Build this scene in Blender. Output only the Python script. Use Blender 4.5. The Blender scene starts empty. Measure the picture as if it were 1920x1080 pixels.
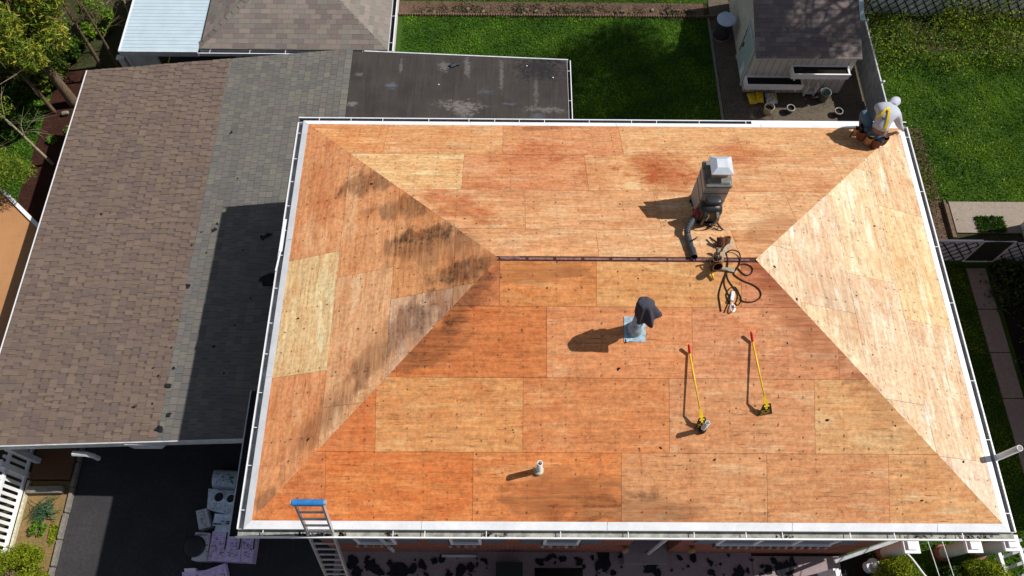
import bpy, math, random
import numpy as np
from mathutils import Vector, Matrix
random.seed(7); RNG = np.random.default_rng(11)
C = bpy.context.scene.collection
# ------------------------------------------------------------------ camera
F, TILT, ROLL, YAW = 1470.0, .4522, .0198, -.0150
CAM = np.array([4.2802, -2.0606, 13.3189])
def _rm(t, r, y):
    cx, sx = math.cos(t), math.sin(t); cy, sy = math.cos(y), math.sin(y); cr, sr = math.cos(r), math.sin(r)
    return (np.array([[cy,-sy,0],[sy,cy,0],[0,0,1]]) @ np.array([[1,0,0],[0,cx,-sx],[0,sx,cx]]) @ np.array([[cr,-sr,0],[sr,cr,0],[0,0,1]]))
RM = _rm(TILT, ROLL, YAW)
cd = bpy.data.cameras.new('camera'); cam = bpy.data.objects.new('camera', cd); C.objects.link(cam)
cd.sensor_width = 36; cd.lens = F*36/1920; cd.clip_end = 400; cd.clip_start = .1
m4 = Matrix([list(RM[i])+[CAM[i]] for i in range(3)]+[[0,0,0,1]]); cam.matrix_world = m4
bpy.context.scene.camera = cam
# ------------------------------------------------------------------ light
SUN = np.array([.87, .20, 1.0]); SUN /= np.linalg.norm(SUN)
w = bpy.data.worlds.new("World"); bpy.context.scene.world = w; w.use_nodes = True
nt = w.node_tree; bg = nt.nodes['Background']; sky = nt.nodes.new('ShaderNodeTexSky'); sky.sky_type = 'NISHITA'
sky.sun_disc = False; sky.sun_elevation = math.asin(SUN[2]); sky.sun_rotation = math.atan2(SUN[0], SUN[1])
hs_ = nt.nodes.new('ShaderNodeHueSaturation'); hs_.inputs['Saturation'].default_value = .62; nt.links.new(sky.outputs[0], hs_.inputs['Color']); nt.links.new(hs_.outputs[0], bg.inputs[0]); bg.inputs[1].default_value = .063
sd = bpy.data.lights.new('sun', 'SUN'); sd.energy = 4.6; sd.angle = math.radians(.5); sd.color = (1, .96, .9)
so = bpy.data.objects.new('sun', sd); C.objects.link(so); so.location = (20, 5, 25)
so.rotation_euler = Vector(SUN).to_track_quat('Z', 'Y').to_euler()
vs = bpy.context.scene.view_settings; vs.view_transform = 'Standard'; vs.look = 'None'; vs.exposure = 0.0; vs.gamma = 1
# ------------------------------------------------------------------ pixel helpers: a photo pixel's ray met with a real plane
def ray(x, y): return RM @ np.array([(x-960)/F, -(y-540)/F, -1.])
def at(x, y, z): d = ray(x, y); return CAM + d*(z-CAM[2])/d[2]
def pl(x, y, n, c): d = ray(x, y); n = np.array(n, float); return CAM + d*(c-n@CAM)/(n@d)
G = -5.7
W, L, H = 8.277, 12.6, 1.7092
K = H/(W/2); CS = 1/math.hypot(1, K)
def near(x, y): return pl(x, y, (0,-K,1), 0)
def far(x, y): return pl(x, y, (0,K,1), K*W)
def cpz(x): return -2.5+.125*x if x < 0 else -2.5-.05*x        # low roofs beside the house
def cp(x, y): return pl(x, y, (-.125,0,1), -2.5)
def cpb(x, y): return pl(x, y, (.05,0,1), -2.5)
# ------------------------------------------------------------------ materials
class NT:
    def __init__(s, name, rough=.8, metal=0, spec=.3):
        s.m = bpy.data.materials.new(name); s.m.use_nodes = True; s.t = s.m.node_tree; s.b = s.t.nodes['Principled BSDF']
        s.b.inputs['Roughness'].default_value = rough; s.b.inputs['Metallic'].default_value = metal
        s.b.inputs['Specular IOR Level'].default_value = spec
    def n(s, ty, ins=(), **pr):
        d = s.t.nodes.new('ShaderNode'+ty)
        for k, v in pr.items(): setattr(d, k, v)
        for k, v in (ins.items() if isinstance(ins, dict) else enumerate(ins)):
            if v is None: continue
            s.set(d.inputs[k], v)
        return d
    def set(s, sock, v):
        if isinstance(v, bpy.types.NodeSocket): s.t.links.new(v, sock)
        elif isinstance(v, bpy.types.Node): s.t.links.new(v.outputs[0], sock)
        else:
            if isinstance(v, (tuple, list)) and len(v) == 3 and sock.type == 'RGBA': v = (*v, 1)
            sock.default_value = v
    def pos(s): return s.n('TexCoord').outputs['Object']
    def mp(s, v, sc=(1,1,1), loc=(0,0,0), rot=(0,0,0)): return s.n('Mapping', {0: v, 1: loc, 2: rot, 3: sc}).outputs[0]
    def noise(s, v, scale=1, det=4, rough=.55, dist=0): return s.n('TexNoise', {'Vector': v, 'Scale': scale, 'Detail': det, 'Roughness': rough, 'Distortion': dist}).outputs[0]
    def vor(s, v, scale=1, out=0, feat='F1'): return s.n('TexVoronoi', {'Vector': v, 'Scale': scale}, feature=feat).outputs[out]
    def m_(s, op, a, b=0, c=None, clamp=False):
        d = s.n('Math', (a, b, c), operation=op); d.use_clamp = clamp; return d.outputs[0]
    def mr(s, v, a, b, c=0, d=1): return s.n('MapRange', {0: v, 1: a, 2: b, 3: c, 4: d}).outputs[0]
    def mix(s, f, a, b, bt='MIX'):
        d = s.n('Mix', data_type='RGBA', blend_type=bt); s.set(d.inputs[0], f); s.set(d.inputs[6], a); s.set(d.inputs[7], b); return d.outputs[2]
    def attr(s, n, o='Color'): return s.n('Attribute', attribute_name=n).outputs[o]
    def bump(s, h, st=.3, di=.01):
        d = s.n('Bump', {'Height': h, 'Strength': st, 'Distance': di}); s.t.links.new(d.outputs[0], s.b.inputs['Normal'])
    def out(s, col): s.set(s.b.inputs['Base Color'], col); return s.m
def sRGB(r, g, b): return tuple(((c/255)/12.92 if c/255 <= .04045 else ((c/255+.055)/1.055)**2.4) for c in (r, g, b))
def basic(name, col, rough=.6, metal=0, var=.15, scale=6, bump=0, spec=.3):
    t = NT(name, rough, metal, spec); p = t.pos(); n = t.noise(p, scale, 6, .6)
    n2 = t.noise(p, scale*7, 3, .6)
    f = t.m_('ADD', t.mr(n, .3, .7, 1-var, 1+var), t.mr(n2, .3, .7, -var*.5, var*.5))
    if bump: t.bump(n2, bump, .01)
    return t.out(t.mix(1, col, t.n('CombineColor', (f, f, f)).outputs[0], 'MULTIPLY'))
def toned(name, rough=.85, var=.2, scale=8, bump=0, trans=False, spec=.2):
    t = NT(name, rough, 0, spec); p = t.pos(); n = t.noise(p, scale, 5, .6); f = t.mr(n, .3, .7, 1-var, 1+var)
    c = t.mix(1, t.attr('tone'), t.n('CombineColor', (f, f, f)).outputs[0], 'MULTIPLY')
    if bump: t.bump(t.noise(p, scale*4, 4), bump, .01)
    if trans:
        tr = t.n('BsdfTranslucent', {0: c}); ms = t.n('MixShader', {0: .3, 1: t.b.outputs[0], 2: tr.outputs[0]})
        t.t.links.new(ms.outputs[0], t.t.nodes['Material Output'].inputs[0])
    return t.out(c)

def plywood(name, along, stains):
    t = NT(name, .75, 0, .25); o = t.pos(); off = t.attr('off', 'Vector')
    p = t.n('VectorMath', (o, off), operation='ADD').outputs[0]
    if along == 'y': p = t.mp(p, rot=(0, 0, math.pi/2))
    tone = t.attr('tone')
    s1 = t.noise(t.mp(p, (.7, 7, 1)), 1.0, 8, .68, .9)            # veneer streaks
    s2 = t.noise(t.mp(p, (2.5, 60, 1)), 1.0, 5, .65, .3)          # fine grain
    s3 = t.noise(t.mp(p, (1.0, 1.9, 1)), 1.4, 7, .66, 1.0)         # blotches
    s5 = t.noise(o, 14, 6, .7, .5)                                 # isotropic weathering
    s6 = t.noise(o, .55, 3, .5)                                    # drift across the whole slope
    wv = t.n('TexWave', {'Vector': t.mp(p, (.35, 1.8, 1)), 'Scale': 1.6, 'Distortion': 11, 'Detail': 4, 'Detail Scale': 1.6, 'Detail Roughness': .65}, wave_type='BANDS', bands_direction='Y').outputs[1]
    tone = t.mix(t.mr(s6, .35, .65, 0, .55), tone, t.mix(1, tone, (.97, .93, .9), 'MULTIPLY'))
    f = t.m_('ADD', t.mr(s1, .34, .66, .90, 1.11), t.mr(s2, .36, .64, -.09, .09))
    f = t.m_('ADD', f, t.m_('ADD', t.mr(wv, 0, 1, -.07, .07), t.mr(s5, .36, .64, -.20, .20)))
    c = t.mix(1, tone, t.n('CombineColor', (f, f, f)).outputs[0], 'MULTIPLY')
    # redder heartwood and paler sapwood with ragged limits
    c = t.mix(t.mr(s3, .48, .70, 0, .8), c, t.mix(1, c, (.88, .66, .54), 'MULTIPLY'))
    s4 = t.noise(t.mp(p, (.5, 2.2, 1), loc=(4, 9, 0)), 1.5, 6, .62, .8)
    c = t.mix(t.mr(s4, .54, .61, 0, .75), c, t.mix(1, c, (1.08, 1.30, 1.5), 'MULTIPLY'))
    s7 = t.noise(t.mp(p, (.75, 4.6, 1), loc=(1, 5, 0)), 1.0, 2, .4, .2)
    c = t.mix(t.mr(s7, .655, .675, 0, .6), c, t.mix(1, c, (1.10, 1.42, 1.75), 'MULTIPLY'))
    g_ = t.noise(t.mp(o, loc=(3, 1, 0)), 2.2, 7, .7, .7)
    c = t.mix(t.mr(g_, .52, .68, 0, .55), c, t.mix(1, c, (.68, .62, .60), 'MULTIPLY'))
    # cracks and checks: short dark dashes along the grain
    ck = t.noise(t.mp(p, (3.2, 46, 1), loc=(7, 3, 0)), 1.0, 3, .6)
    lm = t.noise(p, 1.7, 2)
    c = t.mix(t.m_('MULTIPLY', t.mr(ck, .60, .69, 0, 1), t.mr(lm, .4, .6, .25, .9)), c, t.mix(1, c, (.42, .32, .28), 'MULTIPLY'))
    # knots, staple and nail marks
    v = t.n('TexVoronoi', {'Vector': t.mp(p, (1, 1.5, 0)), 'Scale': 1.9, 'Randomness': 1}); kd = t.mr(v.outputs[0], .025, .06, 1, 0)
    sel = t.m_('GREATER_THAN', t.n('SeparateColor', (v.outputs[1],)).outputs[0], .55)
    c = t.mix(t.m_('MULTIPLY', t.m_('MULTIPLY', kd, sel), .8), c, (.20, .07, .03))
    v2 = t.n('TexVoronoi', {'Vector': t.mp(p, (1, 1.3, 0)), 'Scale': 8.5, 'Randomness': 1}); d2 = t.mr(v2.outputs[0], .035, .09, 1, 0)
    sel2 = t.m_('GREATER_THAN', t.n('SeparateColor', (v2.outputs[1],)).outputs[1], .35)
    c = t.mix(t.m_('MULTIPLY', t.m_('MULTIPLY', d2, sel2), .72), c, (.10, .05, .03))
    v3 = t.n('TexVoronoi', {'Vector': t.mp(p, (1, 1, 0)), 'Scale': 19, 'Randomness': .8}); d3 = t.mr(v3.outputs[0], .05, .12, .6, 0)
    c = t.mix(t.m_('MULTIPLY', d3, t.mr(lm, .42, .6, 0, .9)), c, (.16, .07, .035))
    sp_ = t.n('SeparateXYZ', (p,)); jx = t.m_('MULTIPLY', t.m_('SUBTRACT', t.noise(p, 5, 1), .5), .06)
    ax_ = t.m_('MULTIPLY', t.m_('ABSOLUTE', t.m_('SUBTRACT', t.m_('FRACT', t.m_('DIVIDE', t.m_('ADD', sp_.outputs[0], jx), .406)), .5)), .406)
    ay_ = t.m_('MULTIPLY', t.m_('ABSOLUTE', t.m_('SUBTRACT', t.m_('FRACT', t.m_('DIVIDE', t.m_('ADD', sp_.outputs[1], t.m_('MULTIPLY', jx, 1.7)), .20)), .5)), .20)
    nd = t.mr(t.m_('SQRT', t.m_('ADD', t.m_('MULTIPLY', ax_, ax_), t.m_('MULTIPLY', ay_, ay_))), .008, .022, .85, 0)
    c = t.mix(t.m_('MULTIPLY', nd, t.mr(t.noise(p, 3.1, 2), .42, .56, .1, 1)), c, (.13, .055, .03))
    c = t.mix(t.mr(ax_, .006, .02, .12, 0), c, t.mix(1, c, (.6, .5, .45), 'MULTIPLY'))
    # water and mildew stains with shapes of their own
    sn = t.noise(t.mp(p, (1.0, 1.6, 1)), 2.3, 6, .65, .5)
    sst = t.noise(t.mp(p, (.9, 14, 1)), 1.0, 5, .65)
    for (cx, cy, rx, ry, rot, col, st) in stains:
        q = t.n('VectorMath', (o, (cx, cy, 0)), operation='SUBTRACT').outputs[0]
        q = t.mp(t.mp(q, rot=(0, 0, -rot)), (1/rx, 1/ry, 0))
        d = t.n('VectorMath', (q,), operation='LENGTH').outputs[1]
        k = t.m_('ADD', t.m_('SUBTRACT', 1.0, d), t.mr(sn, .25, .75, -.55, .55))
        k = t.m_('MULTIPLY', t.mr(k, .05, .6, 0, 1), t.mr(sn, .3, .6, .6*st, st)) if col is RED else t.m_('MULTIPLY', t.mr(k, .05, .42, 0, 1), t.m_('MULTIPLY', t.mr(sst, .36, .6, .55*st, st), t.mr(s5, .38, .6, .45, 1.1)))
        c = t.mix(k, c, t.mix(1, c, col, 'MULTIPLY'))
    t.bump(t.m_('ADD', s2, s1), .25, .004)
    return t.out(c)
BLK = (.20,.20,.23); GRY = (.52,.53,.58); RED = (.74,.46,.36); BRN = (.60,.50,.45)
M = {}
M['ply_near'] = plywood('plywood_front', 'x', [(3.0,2.75,.9,.35,.4,BLK,.8),(3.6,3.55,.7,.35,.75,BLK,.8),(5.3,.5,1.5,.45,0,GRY,.95),(6.3,.3,1.3,.3,0,BLK,.6),
    (9.3,3.3,1.7,.55,-.78,BRN,.9),(4.8,3.9,1.1,.22,0,BLK,.45),(8.6,3.9,.6,.3,0,RED,.7),(10.6,2.0,.8,.35,-.78,BRN,.6)])
M['ply_far'] = plywood('plywood_back', 'x', [(7.2,6.75,.95,.75,0,RED,.95),(9.0,7.3,.8,.5,0,RED,.8),(6.0,6.6,.5,.9,0,RED,.55),(5.0,8.05,.55,.12,0,(.3,.2,.2),.8),
    (3.3,5.6,1.0,.5,-.6,RED,.8),(4.6,7.0,.8,.6,0,RED,.7),(7.3,6.3,.8,.45,0,RED,.8),(3.2,4.7,.9,.35,-.5,BLK,.5),(8.9,4.9,.8,.35,.6,BRN,.8),(4.5,6.0,1.5,.5,0,RED,.4),(4.9,7.3,.8,.4,0,RED,.45)])
M['ply_left'] = plywood('plywood_west', 'y', [(1.7,6.35,.8,.38,.0,BLK,.9),(2.5,5.55,1.0,.28,-.1,BLK,.85),(3.0,4.6,1.0,.5,0,GRY,1.0),(3.5,4.0,.8,.28,.1,BLK,.95),(2.9,4.9,.8,.18,-.05,BLK,.85),(2.2,2.9,1.3,.35,.78,BRN,.8),(1.3,1.9,1.2,.3,.78,BRN,.75),(3.3,3.6,.7,.4,.78,BLK,.5),
    (2.6,4.75,.9,.3,0,BLK,.55),(2.7,3.2,.6,.5,.8,GRY,.9),(2.0,2.6,.7,.3,.78,GRY,.7),(.6,6.5,.6,1.4,0,RED,.5),(1.2,1.6,.9,.25,.78,GRY,.7),(.35,.4,.25,.2,0,BLK,.8)])
M['ply_right'] = plywood('plywood_east', 'y', [(10.2,3.5,.5,.9,0,BRN,.45),(11.6,4.6,.8,.4,.3,(.85,.72,.6),.5),(9.6,4.0,.5,.6,.3,BRN,.4)])

def brick(name, c1, c2, mort, axis='xz', sc=1):
    t = NT(name, .9, 0, .15); p = t.pos(); s = t.n('SeparateXYZ', (p,))
    u = t.m_('ADD', s.outputs[0], s.outputs[1]); v = t.n('CombineXYZ', (u, s.outputs[2], 0)).outputs[0]
    b = t.n('TexBrick', {'Vector': v, 'Color1': (*c1, 1), 'Color2': (*c2, 1), 'Mortar': (*mort, 1), 'Scale': 1, 'Mortar Size': .006, 'Brick Width': .2*sc, 'Row Height': .067*sc})
    n = t.noise(p, 9, 5); f = t.mr(n, .3, .7, .75, 1.2); t.bump(b.outputs[1], -.5, .01)
    return t.out(t.mix(1, b.outputs[0], t.n('CombineColor', (f, f, f)).outputs[0], 'MULTIPLY'))
M['brick'] = brick('red_brick', (.36,.10,.055), (.26,.075,.045), (.28,.23,.20))
M['white'] = basic('white_aluminium', (.85,.86,.89), .42, 0, .10, 2.5, 0, .5)
M['whitedirty'] = basic('weathered_white', (.62,.64,.66), .5, 0, .18, 5)
M['gutin'] = basic('gutter_inside', (.13,.13,.14), .7, 0, .5, 4)
M['gutgrime'] = basic('gutter_grime', (.33,.33,.29), .8, 0, .45, 6)
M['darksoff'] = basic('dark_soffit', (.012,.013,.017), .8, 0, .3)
M['slot'] = basic('attic_wood', (.07,.028,.022), .9, 0, .5, 10)
M['black'] = basic('black_plastic', (.014,.014,.017), .45, 0, .3, 12, 0, .5)
M['hose'] = basic('grey_hose_plastic', (.05,.058,.068), .5, 0, .25, 12, 0, .4)
M['redpl'] = basic('red_plastic', (.22,.012,.025), .5, 0, .2, 10)
M['galv'] = basic('galvanised_metal', (.72,.76,.82), .38, .35, .10, 6)
M['lead'] = basic('grey_blue_flashing', (.38,.50,.58), .55, .2, .45, 14, .3)
M['stucco'] = basic('chimney_stucco', (.50,.47,.43), .95, 0, .15, 9, .3)
M['crown'] = basic('chimney_crown', (.20,.20,.185), .95, 0, .4, 9, .4)
M['clay'] = basic('flue_clay', (.55,.36,.22), .85, 0, .2, 9)
M['cloth'] = basic('dark_cloth', (.055,.055,.075), .95, 0, .15, 8)
M['pvc'] = basic('pvc_white', (.80,.79,.78), .4, 0, .06, 8, 0, .5)
M['cream'] = basic('cream_collar', (.55,.52,.38), .7, 0, .3, 18)
M['yellow'] = basic('yellow_paint', (.80,.52,.015), .4, 0, .15, 14, 0, .5)
M['redgrip'] = basic('red_grip', (.70,.02,.02), .45)
M['tooliron'] = basic('dark_tool_steel', (.045,.035,.025), .6, .3, .5, 40)
M['webbing'] = basic('grey_webbing', (.33,.29,.23), .9, 0, .3, 30)
M['leather'] = basic('brown_leather', (.13,.045,.022), .75, 0, .4, 20)
M['tan'] = basic('tan_leather', (.36,.20,.10), .8, 0, .3, 20)
M['rope'] = basic('dark_rope', (.045,.022,.014), .9, 0, .5, 60)
M['silver'] = basic('silver_shock_pack', (.78,.78,.80), .35, .3, .2, 30)
M['blue'] = basic('blue_plastic', (.03,.20,.52), .45, 0, .2, 10, 0, .5)
M['alu'] = basic('ladder_aluminium', (.58,.58,.57), .42, .45, .25, 14)
M['asphalt'] = basic('asphalt', (.060,.058,.064), .9, 0, .25, 5, .4)
M['sheddoor'] = basic('mint_door_paint', (.42,.55,.56), .5, 0, .08)
M['windowglass'] = basic('window_glass', (.05,.07,.09), .12, 0, .1, 3, 0, .6)
M['shutter'] = basic('slate_shutter', (.10,.15,.19), .6)
M['bin'] = basic('grey_bin', (.05,.055,.075), .5)
M['binlid'] = basic('pale_blue_lid', (.55,.66,.82), .35, 0, .08)
M['terracotta'] = basic('pale_pot', (.52,.42,.29), .8)
M['greypot'] = basic('grey_pot_rim', (.42,.40,.36), .7)
M['soil'] = basic('potting_soil', (.014,.010,.008), 1, 0, .5, 20)
M['yellowbag'] = basic('yellow_bag', (.72,.50,.02), .45, 0, .3, 12, .3)
M['printbag'] = basic('printed_bag', (.50,.52,.60), .45, 0, .5, 16)
M['bucket'] = basic('old_bucket_metal', (.14,.16,.16), .5, .4, .4, 12)
M['rubber'] = basic('scrap_felt', (.016,.016,.02), .95, 0, .4, 10)
M['bark'] = basic('tree_bark', (.17,.12,.075), .95, 0, .4, 14, .6)
M['twig'] = basic('pale_bare_branch', (.36,.30,.20), .9, 0, .3, 14)
M['leaf'] = toned('foliage_leaf', .65, .2, 5, trans=True)
M['lav'] = basic('lavender_wrap', (.74,.58,.86), .45, 0, .22, 10)
M['ink'] = basic('printed_ink', (.03,.03,.06), .6)
M['palewrap'] = basic('pale_blue_wrap', (.66,.76,.86), .45, 0, .22, 10)
M['greenink'] = basic('green_ink', (.10,.32,.12), .6)
M['hoodie'] = basic('heather_hoodie', (.50,.52,.60), .95, 0, .10, 25)
M['jeans'] = basic('blue_jeans', (.09,.16,.22), .95, 0, .2, 25)
M['harness'] = basic('yellow_harness', (.82,.60,.01), .6)
M['skin'] = basic('skin', (.42,.22,.15), .6, 0, .1)
M['boot'] = basic('tan_boot', (.10,.06,.04), .8)
M['slat'] = basic('grey_fence_slat', (.74,.79,.83), .6, 0, .2, 4)
M['slatdark'] = basic('dark_grey_fence_slat', (.27,.29,.31), .7, 0, .3, 6)
M['chain'] = basic('dark_fence_frame', (.02,.024,.022), .6)
M['wire'] = basic('black_wire', (.05,.05,.05), .5)
M['tanroof'] = basic('orange_tan_flat_roof', (.46,.23,.10), .8, 0, .08, 2)
M['timber'] = basic('garden_timber', (.16,.11,.07), .9, 0, .3, 12)
M['stone'] = basic('edging_stone', (.22,.20,.17), .95, 0, .3, 12, .5)
M['mat'] = basic('brown_pad', (.13,.06,.03), .95, 0, .15, 30)
M['whitepaint'] = basic('white_painted_wood', (.86,.86,.88), .55, 0, .05, 6)
M['stuccowhite'] = basic('white_stucco', (.62,.63,.62), .95, 0, .1, 30, .6)
M['shingle'] = toned('asphalt_shingle', .95, .16, 60, .5)
M['toned'] = toned('painted_mixed', .8, .12, 10)

def siding():
    t = NT('grooved_siding', .7); p = t.pos(); s = t.n('SeparateXYZ', (p,)); u = t.m_('ADD', s.outputs[0], s.outputs[1])
    g = t.m_('FRACT', t.m_('MULTIPLY', u, 5.0)); k = t.mr(t.m_('ABSOLUTE', t.m_('SUBTRACT', g, .5)), .44, .48, 0, 1)
    n = t.mr(t.noise(p, 3, 5), .3, .7, .85, 1.1)
    c = t.mix(k, (.66,.63,.58), (.22,.21,.20)); return t.out(t.mix(1, c, t.n('CombineColor', (n, n, n)).outputs[0], 'MULTIPLY'))
M['siding'] = siding()
def feltroof():
    t = NT('black_rolled_roofing', .85); p = t.pos(); n = t.noise(p, 1.3, 6, .6); n2 = t.noise(p, 30, 3)
    st = t.noise(t.mp(p, (14, 1.0, 1)), 1, 5, .65)
    c = t.mix(t.mr(n, .35, .65), (.040,.034,.032), (.066,.055,.050)); c = t.mix(t.mr(st, .45, .7, 0, .5), c, (.085,.075,.07))
    c = t.mix(t.mr(n2, .3, .7, 0, .3), c, (.02,.018,.018))
    def scuff(cx, cy, rx, ry, a, col=(.19,.17,.165)):
        nonlocal c
        q = t.mp(t.n('VectorMath', (p, (cx, cy, 0)), operation='SUBTRACT').outputs[0], (1/rx, 1/ry, 0))
        d = t.n('VectorMath', (q,), operation='LENGTH').outputs[1]
        sc = t.noise(t.mp(p, (6, 9, 1)), 1.6, 8, .7, .6)
        k = t.mr(t.m_('ADD', t.m_('SUBTRACT', 1.0, d), t.mr(sc, .25, .75, -1.0, .8)), .1, .6, 0, a); c = t.mix(k, c, col)
    for q in ((865,198,.75,.22,.8),(870,208,.35,.3,.7),(832,125,.22,.22,.6),(1020,205,.7,.14,.6),(660,195,.2,.12,.8),(876,125,.12,.5,.6),(940,140,.08,.7,.5),(1005,165,.08,.9,.4),(752,125,.06,.4,.5),(672,140,.15,.1,.5)):
        a_ = cpb(q[0], q[1]); scuff(a_[0], a_[1], q[2], q[3], q[4])
    for q in ((1010,130,.9,.6,.8),(1030,110,.6,.3,.8)):
        a_ = cpb(q[0], q[1]); scuff(a_[0], a_[1], q[2], q[3], q[4], (.012,.012,.016))
    for q in ((735,160,.2,.16,.7),(910,172,.35,.12,.35),(955,195,.3,.06,.5),(1010,218,.3,.14,.5)):
        a_ = cpb(q[0], q[1]); scuff(a_[0], a_[1], q[2], q[3], q[4], (.11,.13,.17))
    return t.out(c)
M['felt'] = feltroof()
def ground(name, cols, sc=1.2, fine=40, bump=.4):
    t = NT(name, .95, 0, .1); p = t.pos(); n = t.noise(p, sc, 6, .6); n2 = t.noise(p, sc*9, 5, .6); n3 = t.noise(p, fine, 3)
    c = t.mix(t.mr(n, .38, .62), cols[0], cols[1]); c = t.mix(t.mr(n2, .4, .65, 0, .7), c, cols[2])
    f = t.mr(n3, .25, .75, .6, 1.35); t.bump(n3, bump, .02)
    return t.out(t.mix(1, c, t.n('CombineColor', (f, f, f)).outputs[0], 'MULTIPLY'))
M['lawn'] = ground('lawn_soil', [(.035,.080,.010),(.05,.10,.014),(.045,.085,.018)])
M['rough'] = ground('rough_ground', [(.05,.045,.02),(.03,.05,.015),(.09,.065,.04)], 1.5)
M['mulch'] = ground('red_mulch', [(.045,.018,.013),(.030,.013,.010),(.07,.03,.02)], 2, 35)
M['dirt'] = ground('bed_soil', [(.12,.070,.048),(.07,.045,.032),(.19,.13,.09)], 2, 30, .8)
M['straw'] = ground('dry_bed', [(.26,.16,.07),(.16,.13,.04),(.30,.20,.10)], 3, 40)
M['concrete'] = ground('concrete_walk', [(.33,.275,.23),(.37,.31,.26),(.28,.235,.195)], 1, 60, .2)
M['pad'] = ground('stained_concrete', [(.13,.105,.08),(.085,.07,.055),(.17,.14,.10)], 1.6, 50, .3)
M['paver'] = ground('mauve_paving', [(.33,.26,.27),(.29,.235,.24),(.37,.29,.29)], 1.5, 60, .2)
M['drive'] = ground('driveway_asphalt', [(.050,.048,.052),(.062,.06,.064),(.040,.038,.042)], 1.5, 90, .4)

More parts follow.
